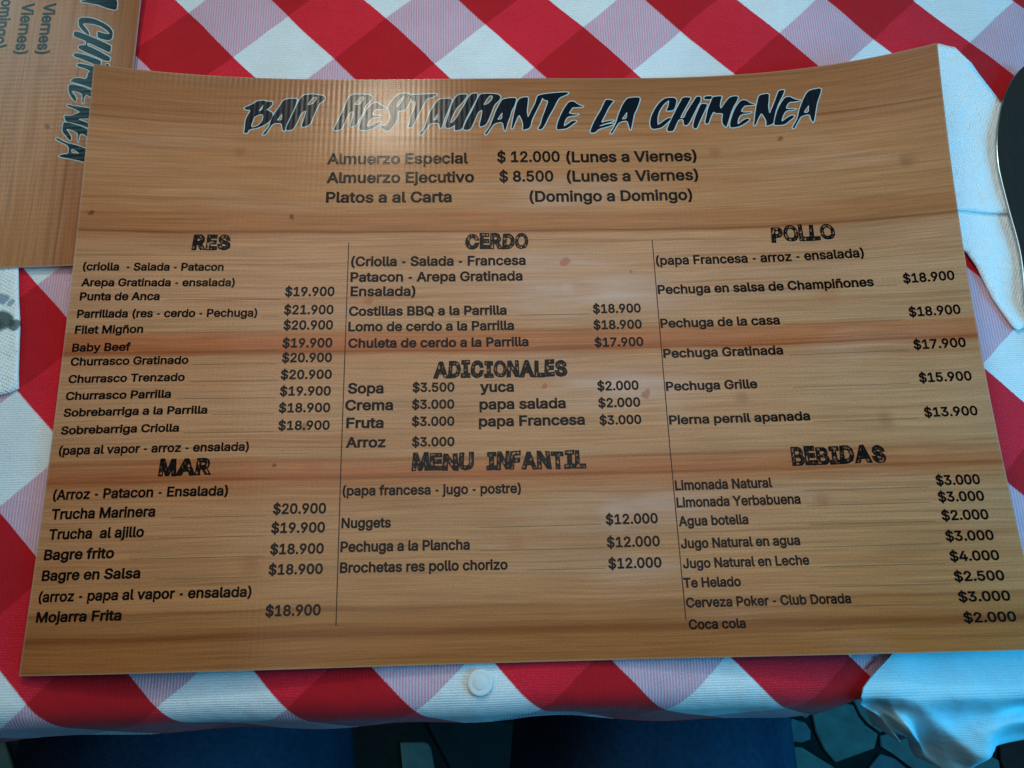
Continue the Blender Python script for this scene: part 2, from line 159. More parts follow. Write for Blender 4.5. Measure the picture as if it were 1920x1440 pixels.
GLYPH={" ": [0.188,[]],"$": [0.447,[[202,-74,202,583,244,583,244,-74],[224,-9,172,-4,128,9,91,31,64,60,46,96,38,137,104,137,110,110,123,88,142,71,166,59,194,52,224,49,257,52,286,60,311,74,329,92,341,114,346,139,342,161,332,179,316,193,296,205,272,214,245,222,184,239,128,260,86,289,60,326,52,372,58,413,75,448,102,476,138,498,180,511,227,516,275,511,316,498,351,476,377,449,394,415,401,378,337,378,326,412,302,437,267,453,225,459,194,456,167,448,145,435,129,418,118,398,115,376,119,352,131,334,148,319,169,308,191,300,212,293,264,279,287,272,312,264,336,252,359,238,379,220,395,198,405,171,408,139,403,99,386,64,360,34,323,11,278,-4]]],"(": [0.273,[[89,207,92,264,101,324,109,364,119,403,132,441,153,494,177,539,236,539,212,485,191,428,174,370,161,313,154,258,151,207,154,161,160,115,172,67,188,16,202,-19,218,-57,236,-96,177,-96,150,-46,128,4,111,55,99,106,92,156]]],")": [0.273,[[37,-96,56,-56,72,-18,86,18,102,69,113,116,120,162,122,207,119,258,112,313,99,370,82,428,62,485,37,539,97,539,121,494,142,441,154,403,164,364,173,323,181,264,184,207,182,156,174,104,161,53,144,3,123,-47,97,-96]]],"-": [0.453,[[337,244,337,188,114,188,114,244]]],".": [0.188,[[95,-4,78,-1,63,9,53,24,50,41,53,59,63,73,78,83,95,87,113,83,128,73,138,59,141,41,138,24,128,9,113,-1]]],"0": [0.453,[[227,-7,174,1,130,24,95,62,69,113,57,155,50,202,48,254,50,306,57,353,69,395,95,447,130,484,174,508,227,516,279,508,323,484,358,447,384,395,396,353,403,306,405,254,403,202,396,155,384,113,359,62,323,24,279,1],[227,50,261,56,290,74,313,103,330,144,340,194,344,254,340,314,330,365,313,405,290,435,261,453,227,460,192,453,163,435,140,405,123,365,113,314,109,254,113,194,123,144,140,103,163,74,192,56]]],"1": [0.453,[[76,0,76,55,391,55,391,0],[276,509,276,0,212,0,212,448,209,448,86,358,86,427,198,509]]],"2": [0.453,[[64,0,64,47,234,229,261,257,282,282,299,305,311,327,318,348,320,371,317,397,308,419,293,436,273,449,250,457,224,460,196,457,172,447,153,433,139,413,130,390,127,362,66,362,71,405,86,442,111,473,143,496,182,511,225,516,268,511,306,497,337,474,361,445,376,411,381,372,378,345,371,318,357,290,336,259,306,223,267,180,153,60,153,57,389,57,389,0]]],"3": [0.453,[[218,-7,173,-3,133,10,98,30,70,57,52,91,44,132,109,132,115,107,126,87,144,71,165,59,191,52,219,50,248,53,275,61,297,74,315,93,325,116,329,145,326,172,316,196,299,217,275,234,242,244,201,248,157,248,157,299,288,448,288,452,70,452,70,509,372,509,372,461,211,278,211,289,264,288,308,276,344,253,371,222,387,186,393,145,387,103,370,66,344,36,309,12,266,-2]]],"4": [0.453,[[40,105,40,158,247,509,311,509,109,166,109,163,413,163,413,105],[282,0,282,121,282,146,282,318,343,318,343,0]]],"5": [0.453,[[221,-7,178,-2,140,11,108,32,83,60,66,93,60,130,122,130,127,108,138,89,154,73,173,60,196,52,221,50,250,53,276,64,298,82,314,104,324,131,328,162,324,193,314,221,297,244,275,262,248,273,218,277,192,275,167,268,145,258,128,246,67,253,96,509,366,509,366,452,151,452,134,301,155,315,178,325,203,331,229,334,263,330,294,321,321,306,345,285,364,260,379,231,388,199,391,163,385,117,369,76,343,41,309,15,268,-1]]],"7": [0.453,[[97,0,323,448,323,452,62,452,62,509,391,509,391,449,165,0]]],"8": [0.453,[[226,-7,178,-2,136,11,101,33,74,62,57,96,52,135,55,166,65,195,81,220,101,241,125,256,153,265,119,282,93,308,76,342,70,380,75,417,90,450,114,477,146,498,184,511,226,516,269,511,306,498,337,477,361,450,377,417,382,380,376,342,359,308,333,282,300,267,327,256,351,241,372,220,387,195,397,166,401,135,395,96,378,62,352,33,317,11,275,-2],[226,49,258,52,285,60,307,74,323,91,333,113,337,139,333,165,322,189,305,208,283,223,256,232,226,235,196,232,169,223,147,208,130,189,119,165,115,139,119,113,129,91,145,74,167,60,195,52],[226,290,252,292,274,300,293,313,307,330,316,351,319,376,316,399,308,420,294,437,275,449,252,457,226,460,200,457,177,449,159,437,145,420,136,399,133,376,136,351,145,330,159,313,178,300,201,292]]],"9": [0.453,[[226,516,271,510,310,494,343,468,368,434,384,393,389,347,385,309,373,270,350,224,315,168,200,0,130,0,301,248,307,248,299,234,287,221,273,210,257,202,238,196,218,195,175,199,137,214,106,237,83,269,68,307,64,352,69,397,85,436,110,469,143,494,182,510],[226,460,199,457,174,446,154,429,138,407,129,381,125,352,129,322,138,295,154,274,174,257,199,247,226,243,254,247,279,257,299,273,314,295,324,321,327,350,324,381,314,407,299,429,279,446,254,457]]],"A": [0.48,[[16,0,201,509,276,509,463,0,395,0,287,302,276,334,264,372,250,420,232,478,245,478,228,419,213,371,201,333,191,302,85,0],[110,142,110,199,370,199,370,142]]],"B": [0.456,[[60,0,60,509,241,509,289,504,329,491,359,469,381,442,394,410,398,374,395,344,387,320,373,301,356,286,336,275,315,267,315,262,339,257,363,245,385,227,402,203,414,173,418,136,413,100,400,67,377,39,344,18,301,4,247,0],[125,57,245,57,296,63,330,80,349,105,355,137,352,161,342,184,327,203,306,218,279,228,248,231,125,231],[125,285,238,285,265,288,288,296,308,309,323,326,333,348,336,372,330,403,313,429,283,446,240,452,125,452]]],"C": [0.51,[[267,-7,225,-3,186,7,150,25,119,49,92,79,70,115,53,157,44,203,40,254,44,305,53,352,70,393,92,429,119,459,150,484,186,501,225,512,267,516,305,513,340,504,373,490,402,471,427,447,448,418,463,385,473,348,408,348,401,373,389,395,375,413,357,428,337,440,315,449,292,454,267,456,223,450,184,432,150,403,125,364,109,314,103,254,109,194,125,145,151,105,184,76,223,59,267,53,292,55,315,60,337,69,357,81,375,96,389,114,401,136,408,160,473,160,463,124,448,91,428,62,402,38,373,19,341,5,305,-4]]],"D": [0.502,[[219,0,96,0,96,57,215,57,272,63,318,81,354,110,379,149,394,198,399,255,394,312,379,361,354,399,320,428,275,446,221,452,93,452,93,509,225,509,273,505,315,495,353,478,399,441,433,391,449,351,458,306,462,255,458,205,449,159,433,119,411,83,384,54,351,31,312,14,268,3],[125,509,125,0,60,0,60,509]]],"E": [0.419,[[60,0,60,509,372,509,372,452,125,452,125,286,355,286,355,229,125,229,125,57,375,57,375,0]]],"F": [0.41,[[60,0,60,509,369,509,369,452,125,452,125,278,346,278,346,221,125,221,125,0]]],"G": [0.52,[[269,-7,225,-3,185,7,149,25,118,49,91,79,69,116,53,157,43,203,40,254,43,305,53,352,69,393,91,429,117,459,149,484,184,501,223,512,265,516,304,513,340,504,374,489,403,469,429,445,449,416,465,384,474,349,408,349,399,372,387,393,373,411,356,427,337,439,315,448,291,454,265,456,222,450,183,432,150,404,125,364,109,314,103,254,109,194,125,145,151,105,184,76,224,59,269,53,309,57,345,71,374,93,396,123,410,160,415,202,434,199,283,199,283,256,478,256,478,200,471,141,451,91,419,50,377,19,326,0]]],"H": [0.517,[[60,0,60,509,125,509,125,289,392,289,392,509,457,509,457,0,392,0,392,232,125,232,125,0]]],"I": [0.3,[[31,0,31,57,118,57,118,452,31,452,31,509,269,509,269,452,183,452,183,57,269,57,269,0]]],"J": [0.396,[[185,-7,124,3,75,33,52,63,38,100,33,145,33,173,98,173,98,145,104,104,122,74,149,56,185,50,220,56,248,74,266,104,272,145,272,509,336,509,336,145,332,100,318,63,294,33,246,3]]],"L": [0.393,[[60,0,60,509,125,509,125,57,361,57,361,0]]],"M": [0.628,[[60,0,60,509,152,509,277,187,282,174,287,159,299,123,305,103,311,84,317,65,322,49,307,49,318,83,330,121,336,140,342,158,348,174,352,187,476,509,568,509,568,0,504,0,504,291,504,327,505,347,505,369,506,413,507,457,513,457,505,433,498,409,482,363,474,341,467,322,461,305,456,291,342,0,286,0,170,291,165,304,159,321,145,361,137,384,129,408,121,432,112,457,119,457,120,416,121,372,122,328,122,309,122,291,122,0]]],"N": [0.523,[[60,0,60,509,136,509,343,183,352,169,363,151,375,130,388,107,401,82,414,55,405,54,402,81,401,108,400,134,399,157,399,195,399,509,463,509,463,0,387,0,202,290,190,310,177,331,164,354,148,381,108,452,119,454,122,384,123,354,124,328,125,307,125,291,125,0]]],"O": [0.533,[[267,-7,225,-3,186,7,150,25,119,49,92,79,70,115,53,157,44,203,40,254,44,305,53,352,70,393,92,429,119,459,150,484,186,501,225,512,267,516,309,512,348,501,384,484,415,459,442,429,464,393,480,352,490,305,493,254,490,203,480,157,464,115,442,79,415,49,384,25,348,7,309,-3],[267,53,310,59,349,76,383,105,408,144,425,194,430,254,425,314,408,365,383,404,349,433,310,450,267,456,223,450,184,433,151,404,125,364,109,314,103,254,109,194,125,144,151,105,184,76,223,59]]],"P": [0.445,[[60,0,60,509,235,509,289,503,332,487,366,462,390,430,404,391,409,348,404,304,390,265,366,233,332,207,289,191,235,186,109,186,109,242,233,242,269,246,297,256,318,272,333,294,342,319,344,348,342,376,333,402,318,423,297,439,268,449,232,452,125,452,125,0]]],"Q": [0.533,[[245,159,313,159,369,85,384,65,468,-48,401,-48,346,27,331,46],[267,-7,225,-3,186,7,150,25,119,49,92,79,70,115,53,157,44,203,40,254,44,305,53,352,70,393,92,429,119,459,150,484,186,501,225,512,267,516,309,512,348,501,384,484,415,459,442,429,464,393,480,352,490,305,493,254,490,203,480,157,464,115,442,79,415,49,384,25,348,7,309,-3],[267,53,310,59,349,76,383,105,408,144,425,194,430,254,425,314,408,365,383,404,349,433,310,450,267,456,223,450,184,433,151,404,125,364,109,314,103,254,109,194,125,144,151,105,184,76,223,59]]],"R": [0.449,[[60,0,60,509,236,509,290,504,333,489,367,465,390,433,405,395,409,352,405,309,390,271,367,240,333,217,289,203,236,198,96,198,96,255,234,255,269,258,298,267,319,281,334,300,342,324,345,352,342,380,334,405,319,425,298,440,269,449,233,452,125,452,125,0],[353,0,230,229,303,229,428,0]]],"S": [0.447,[[224,-9,172,-4,128,9,91,31,64,60,46,96,38,137,104,137,110,110,123,88,142,71,166,59,194,52,224,49,257,52,286,60,311,74,329,92,341,114,346,139,342,161,332,179,316,193,296,205,272,214,245,222,184,239,128,260,86,289,60,326,52,372,58,413,75,448,102,476,138,498,180,511,227,516,275,511,316,498,351,476,377,449,394,415,401,378,337,378,326,412,302,437,267,453,225,459,194,456,167,448,145,435,129,418,118,398,115,376,119,352,131,334,148,319,169,308,191,300,212,293,264,279,287,272,312,264,336,252,359,238,379,220,395,198,405,171,408,139,403,99,386,64,360,34,323,11,278,-4]]],"T": [0.449,[[32,452,32,509,417,509,417,452,257,452,257,0,193,0,193,452]]],"U": [0.517,[[259,-8,203,-2,154,15,114,43,85,80,66,124,60,173,60,509,124,509,124,178,128,144,141,113,160,87,187,68,220,56,259,52,298,56,331,68,357,87,377,113,389,144,393,178,393,509,457,509,457,173,451,124,433,80,403,43,363,15,315,-2]]],"V": [0.48,[[204,0,16,509,84,509,192,206,203,176,215,137,230,89,248,31,235,31,252,90,267,138,279,176,290,206,395,509,463,509,278,0]]],"Y": [0.472,[[203,0,203,208,16,509,91,509,192,344,208,318,222,292,236,264,250,230,224,230,237,265,251,293,265,318,280,344,381,509,455,509,268,208,268,0]]],"a": [0.389,[[160,-9,126,-5,94,5,68,22,48,45,35,73,30,108,34,138,43,161,58,179,78,193,100,203,125,211,152,216,178,220,209,224,234,227,252,230,265,235,273,243,276,255,273,279,267,297,256,311,240,322,220,329,196,331,171,329,149,322,132,313,118,301,107,288,100,274,41,291,57,322,79,346,104,364,133,375,163,382,194,384,215,383,239,379,263,372,286,360,306,343,322,320,333,290,337,251,337,0,277,0,277,52,272,52,264,38,252,25,236,12,215,1,190,-6],[170,45,202,49,228,59,248,74,263,93,272,115,276,138,276,190,270,186,259,182,246,179,231,176,216,173,200,171,175,168,154,164,134,159,117,150,103,139,95,124,92,105,94,87,102,72,114,61,130,52,149,47]]],"b": [0.424,[[229,-8,198,-5,172,4,153,17,138,31,127,46,118,59,112,59,112,0,53,0,53,509,114,509,114,319,118,319,127,331,137,346,152,360,171,373,197,381,229,384,274,378,313,361,345,332,370,293,385,245,390,189,385,133,370,84,346,45,313,16,274,-2],[220,47,253,51,279,66,301,88,316,117,325,151,328,189,325,227,316,261,301,290,280,311,253,325,220,330,188,325,161,312,140,291,125,263,116,229,113,189,116,150,125,115,140,86,162,65,188,51]]],"c": [0.396,[[207,-8,159,-2,117,16,82,46,56,85,40,133,34,187,40,243,56,291,82,330,117,360,159,378,207,384,234,383,260,377,284,368,305,356,324,341,340,322,353,301,362,277,303,262,298,276,290,289,281,301,270,311,257,319,242,325,226,329,207,330,173,325,145,310,124,287,108,258,99,224,96,187,99,151,108,117,124,89,145,66,173,51,207,46,226,48,243,52,258,58,271,66,282,76,292,89,299,102,304,117,363,102,354,78,341,56,325,37,306,21,285,9,261,-1,235,-6]]],"d": [0.424,[[195,-8,151,-2,111,16,79,45,55,84,39,133,34,189,39,245,55,293,79,332,112,361,151,378,196,384,228,381,253,373,272,360,287,346,298,331,306,319,311,319,311,509,372,509,372,0,313,0,313,59,307,59,298,46,287,31,272,17,252,4,227,-5],[205,47,236,51,263,65,284,86,299,115,309,150,312,189,309,229,300,263,284,291,263,312,237,325,205,330,172,325,145,311,124,290,108,261,99,227,96,189,99,151,109,117,124,88,145,66,172,51]]],"e": [0.404,[[212,-8,161,-2,117,16,82,46,56,85,40,132,34,187,39,242,55,290,81,329,115,359,157,378,205,384,236,382,266,374,294,361,319,341,341,315,357,282,368,242,371,194,371,169,75,169,75,221,338,221,310,202,307,237,298,269,283,294,263,314,237,326,205,330,173,326,146,313,125,294,109,270,99,241,96,211,96,178,100,139,110,106,128,80,151,61,179,50,212,46,234,48,254,53,271,61,285,73,297,88,306,105,365,91,353,63,335,39,311,19,283,4,249,-5]]],"f": [0.254,[[228,379,228,327,6,327,6,379],[81,0,81,432,84,461,96,486,113,505,135,519,161,527,187,530,207,529,222,527,234,524,243,521,227,468,222,470,215,472,206,473,195,474,171,470,154,460,145,443,142,419,142,0]]],"g": [0.425,[[207,-151,168,-148,134,-140,105,-127,82,-110,64,-91,51,-69,101,-41,110,-53,122,-66,136,-78,154,-88,178,-95,207,-97,249,-92,282,-75,304,-47,311,-6,311,68,306,68,298,56,287,41,272,28,252,16,227,8,195,5,152,10,113,27,80,53,55,90,39,136,34,191,39,246,55,293,80,332,112,361,152,378,196,384,228,382,253,373,273,360,288,346,299,331,308,319,313,319,313,379,372,379,372,-9,367,-54,350,-90,324,-117,291,-136,251,-147],[205,59,237,63,264,75,285,95,300,121,309,154,312,193,309,231,300,264,285,291,264,312,237,325,205,330,172,325,145,312,124,290,109,262,99,229,96,193,99,155,109,123,124,96,145,76,172,63]]],"h": [0.41,[[114,227,114,0,53,0,53,509,114,509,114,287,102,287,124,332,152,362,187,379,227,384,264,380,295,369,321,349,341,321,353,285,357,240,357,0,296,0,296,235,290,275,273,304,246,323,210,329,184,326,161,317,141,303,126,283,117,257]]],"i": [0.167,[[53,0,53,379,114,379,114,0],[84,443,67,446,54,455,44,468,41,483,44,499,54,512,67,521,84,524,100,521,114,512,123,499,126,483,123,468,114,455,100,446]]],"j": [0.167,[[53,379,114,379,114,-30,111,-63,102,-90,86,-113,65,-129,37,-139,4,-143,-10,-143,-10,-87,2,-87,25,-83,40,-72,50,-54,53,-29],[83,443,67,446,53,455,44,468,41,483,44,499,53,512,67,521,83,524,100,521,114,512,123,499,126,483,123,468,114,455,100,446]]],"k": [0.381,[[110,137,110,212,121,212,284,379,360,379,184,199,177,199],[53,0,53,509,114,509,114,0],[294,0,148,186,191,229,372,0]]],"l": [0.189,[[139,-2,101,3,74,20,58,47,53,84,53,509,114,509,114,99,115,77,120,62,130,54,146,52,154,52,160,53,165,53,170,54,181,3,172,1,162,-1,151,-2]]],"m": [0.61,[[53,0,53,379,112,379,112,295,108,295,118,323,132,346,151,363,172,376,195,384,219,386,257,380,287,361,309,331,321,295,312,295,322,321,337,343,357,361,381,375,407,383,437,386,468,383,497,372,522,354,541,328,553,296,557,255,557,0,496,0,496,254,490,289,473,313,447,326,419,330,395,328,374,320,358,307,345,290,338,270,335,247,335,0,274,0,274,260,269,288,253,311,229,326,199,330,178,328,158,320,140,307,126,289,117,266,114,238,114,0]]],"n": [0.41,[[114,227,114,0,53,0,53,379,112,379,112,287,102,287,124,332,152,362,187,379,227,384,264,380,295,369,321,349,341,321,353,285,357,240,357,0,296,0,296,235,290,275,273,304,246,323,210,329,184,326,161,317,141,303,126,283,117,257]]],"o": [0.415,[[207,-8,159,-2,117,16,82,46,56,85,40,133,34,187,40,243,56,291,82,330,117,360,159,378,207,384,256,378,299,360,333,330,359,291,376,243,381,187,376,133,359,85,333,46,299,16,256,-2],[207,46,242,51,270,66,292,89,307,117,316,151,319,187,316,224,307,258,292,287,270,310,242,325,207,330,173,325,145,310,124,287,108,258,99,224,96,187,99,151,108,117,124,89,145,66,173,51]]],"p": [0.424,[[53,-143,53,379,112,379,112,319,118,319,126,331,137,346,152,360,171,373,197,381,229,384,274,378,313,361,345,332,370,293,385,245,390,189,385,133,370,84,346,45,313,16,274,-2,229,-8,198,-5,173,4,153,17,138,31,127,46,118,59,114,59,114,-143],[220,47,253,51,279,66,301,88,316,117,325,151,328,189,325,227,316,261,301,290,280,311,253,325,220,330,188,325,161,312,140,291,125,263,116,229,113,189,116,150,125,115,140,86,162,65,188,51]]],"r": [0.259,[[53,0,53,379,112,379,112,321,115,321,130,347,152,367,181,380,213,385,221,385,229,384,243,384,243,322,239,323,230,324,219,325,207,326,182,323,159,315,140,301,126,284,117,262,114,237,114,0]]],"s": [0.365,[[182,-8,145,-5,112,3,84,18,62,38,45,63,36,94,94,107,105,79,124,60,150,49,181,45,217,50,244,62,262,81,268,103,265,121,254,136,237,147,212,155,149,170,104,186,72,208,53,237,47,274,51,305,65,332,87,354,115,370,149,381,187,384,223,381,254,372,279,358,299,339,314,316,324,290,268,277,258,298,243,316,219,328,187,333,156,329,131,317,114,299,109,277,112,258,124,243,144,232,172,223,229,209,275,194,306,171,325,142,331,107,326,75,312,47,290,24,260,6,223,-5]]],"t": [0.227,[[204,379,204,327,6,327,6,379],[65,471,126,471,126,98,128,76,136,61,150,53,170,50,177,50,185,51,194,52,202,54,213,2,203,-1,192,-3,180,-4,168,-4,125,2,92,21,72,52,65,93]]],"u": [0.41,[[182,-5,146,-1,115,11,89,31,69,59,57,95,53,139,53,379,114,379,114,144,119,105,137,75,164,56,200,50,226,53,249,62,268,77,283,97,293,122,296,153,296,379,357,379,357,0,298,0,298,92,307,92,286,47,257,17,222,0]]],"v": [0.389,[[163,0,17,379,84,379,165,155,177,121,187,87,196,53,206,21,184,21,194,53,203,87,213,121,224,155,305,379,371,379,226,0]]],"y": [0.389,[[47,-139,61,-86,71,-87,88,-90,104,-89,118,-84,130,-74,141,-58,151,-36,163,-1,17,379,84,379,165,155,177,121,187,87,196,53,206,21,184,21,193,53,202,87,212,121,224,155,305,379,371,379,204,-58,191,-85,177,-107,159,-124,139,-136,117,-143,91,-145,77,-145,65,-143,54,-141]]],"z": [0.38,[[42,0,42,46,254,320,254,323,48,323,48,379,333,379,333,331,126,60,126,56,339,56,339,0]]],"ñ": [0.41,[[114,227,114,0,53,0,53,379,112,379,112,287,102,287,124,332,152,362,187,379,227,384,264,380,295,369,321,349,341,321,353,285,357,240,357,0,296,0,296,235,290,275,273,304,246,323,210,329,184,326,161,317,141,303,126,283,117,257],[250,446,237,447,225,450,213,455,202,460,192,466,182,470,174,473,167,475,159,472,153,466,150,457,149,448,106,448,110,476,120,498,137,513,161,518,174,517,185,514,196,509,207,504,216,499,226,494,234,491,243,490,251,491,256,496,260,505,262,517,304,517,300,488,289,466,272,451]]]}
# ------------------------------------------------------------------ helpers
def link_mesh(name, verts, faces, mats, parent=None, uvs=None, smooth=True, mat_idx=None):
    me = bpy.data.meshes.new(name)
    me.from_pydata([tuple(v) for v in verts], [], faces)
    if uvs is not None:
        lay = me.uv_layers.new(name='UVMap')
        for lp in me.loops:
            lay.data[lp.index].uv = uvs[lp.vertex_index]
    for m in (mats if isinstance(mats, (list, tuple)) else [mats]):
        me.materials.append(m)
    if mat_idx is not None:
        for p, i in zip(me.polygons, mat_idx): p.material_index = i
    if smooth:
        for p in me.polygons: p.use_smooth = True
    me.update()
    o = bpy.data.objects.new(name, me); C.objects.link(o)
    if parent: o.parent = parent
    return o

def tag(o, label=None, cat=None, group=None, kind=None):
    if label: o['label'] = label
    if cat: o['category'] = cat
    if group: o['group'] = group
    if kind: o['kind'] = kind
    return o

def empty(name, loc=(0, 0, 0), rz=0.0):
    o = bpy.data.objects.new(name, None); C.objects.link(o)
    o.location = loc; o.rotation_euler = (0, 0, rz); o.empty_display_size = 0.02
    return o

def lerp_tab(x, x0, x1, tab):
    t = (x - x0) / (x1 - x0) * (len(tab) - 1)
    t = max(0.0, min(len(tab) - 1.0, t)); i = min(int(t), len(tab) - 2)
    return tab[i] * (1 - (t - i)) + tab[i + 1] * (t - i)

def interp(x, pts):
    if x <= pts[0][0]: return pts[0][1]
    for (a, b), (c, d) in zip(pts, pts[1:]):
        if x <= c: return b + (d - b) * (x - a) / (c - a)
    return pts[-1][1]

# ------------------------------------------------------------------ node helpers
class NT:
    def __init__(self, name):
        self.m = bpy.data.materials.new(name); self.m.use_nodes = True
        self.t = self.m.node_tree; self.n = self.t.nodes; self.l = self.t.links
        self.b = self.n['Principled BSDF']
    def new(self, typ, **kw):
        x = self.n.new(typ)
        for k, v in kw.items(): setattr(x, k, v)
        return x
    def put(self, sock, v):
        if v is None: return
        if hasattr(v, 'is_output') or isinstance(v, bpy.types.NodeSocket): self.l.new(v, sock)
        else: sock.default_value = (*v, 1) if (sock.type == 'RGBA' and len(v) == 3) else v
    def math(self, op, a, b=None, c=None, clamp=False):
        x = self.new('ShaderNodeMath', operation=op, use_clamp=clamp)
        self.put(x.inputs[0], a); self.put(x.inputs[1], b); self.put(x.inputs[2], c)
        return x.outputs[0]
    def noise(self, vec, scale, detail=2.0, rough=0.5):
        x = self.new('ShaderNodeTexNoise'); self.put(x.inputs['Vector'], vec)
        x.inputs['Scale'].default_value = scale; x.inputs['Detail'].default_value = detail
        x.inputs['Roughness'].default_value = rough
        return x.outputs[0]
    def comb(self, x_, y_, z_=0.0):
        x = self.new('ShaderNodeCombineXYZ')
        self.put(x.inputs[0], x_); self.put(x.inputs[1], y_); self.put(x.inputs[2], z_)
        return x.outputs[0]
    def mix(self, fac, a, b, blend='MIX'):
        x = self.new('ShaderNodeMix', data_type='RGBA', blend_type=blend)
        self.put(x.inputs[0], fac); self.put(x.inputs[6], a); self.put(x.inputs[7], b)
        return x.outputs[2]
    def ramp(self, fac, stops, interp='LINEAR'):
        x = self.new('ShaderNodeValToRGB'); x.color_ramp.interpolation = interp
        e = x.color_ramp.elements
        while len(e) < len(stops): e.new(0.5)
        for el, (p, c) in zip(e, sorted(stops, key=lambda s: s[0])):
            el.position = p; el.color = (*c, 1) if len(c) == 3 else c
        self.put(x.inputs[0], fac)
        return x.outputs[0]
    def maprange(self, v, a, b, c=0.0, d=1.0, smooth=False):
        x = self.new('ShaderNodeMapRange', interpolation_type='SMOOTHSTEP' if smooth else 'LINEAR')
        self.put(x.inputs[0], v)
        for i, q in zip((1, 2, 3, 4), (a, b, c, d)): x.inputs[i].default_value = q
        return x.outputs[0]
    def bump(self, h, strength=0.3, dist=0.001, normal=None):
        x = self.new('ShaderNodeBump'); self.put(x.inputs['Height'], h)
        x.inputs['Strength'].default_value = strength; x.inputs['Distance'].default_value = dist
        if normal is not None: self.put(x.inputs['Normal'], normal)
        return x.outputs[0]
    def set(self, **kw):
        names = dict(color='Base Color', rough='Roughness', metal='Metallic', normal='Normal', spec='Specular IOR Level',
                     sheen='Sheen Weight', alpha='Alpha', trans='Transmission Weight', coat='Coat Weight',
                     coat_rough='Coat Roughness', coat_normal='Coat Normal', sss='Subsurface Weight')
        for k, v in kw.items():
            if isinstance(v, tuple) and len(v) == 3: v = (*v, 1)
            self.put(self.b.inputs[names[k]], v)
        return self.m

def uv_sep(t):
    tc = t.new('ShaderNodeUVMap'); s = t.new('ShaderNodeSeparateXYZ'); t.l.new(tc.outputs[0], s.inputs[0])
    return tc.outputs[0], s.outputs[0], s.outputs[1]
def obj_sep(t):
    tc = t.new('ShaderNodeTexCoord'); s = t.new('ShaderNodeSeparateXYZ'); t.l.new(tc.outputs['Object'], s.inputs[0])
    return tc.outputs['Object'], s.outputs[0], s.outputs[1]

def ribs(t, U, V):
    """fine vertical ribs of the glossy laminate (a height, in units of 1)"""
    a = t.math('SINE', t.math('MULTIPLY', U, 2 * math.pi / 0.0027))
    b = t.math('SINE', t.math('MULTIPLY', V, 2 * math.pi / 0.0012))
    c = t.noise(t.comb(t.math('MULTIPLY', U, 60), t.math('MULTIPLY', V, 90)), 1.0, 2)
    h = t.math('ADD', a, t.math('MULTIPLY', b, 0.22))
    return t.math('MULTIPLY', h, t.maprange(c, .3, .7, .25, 1.0))

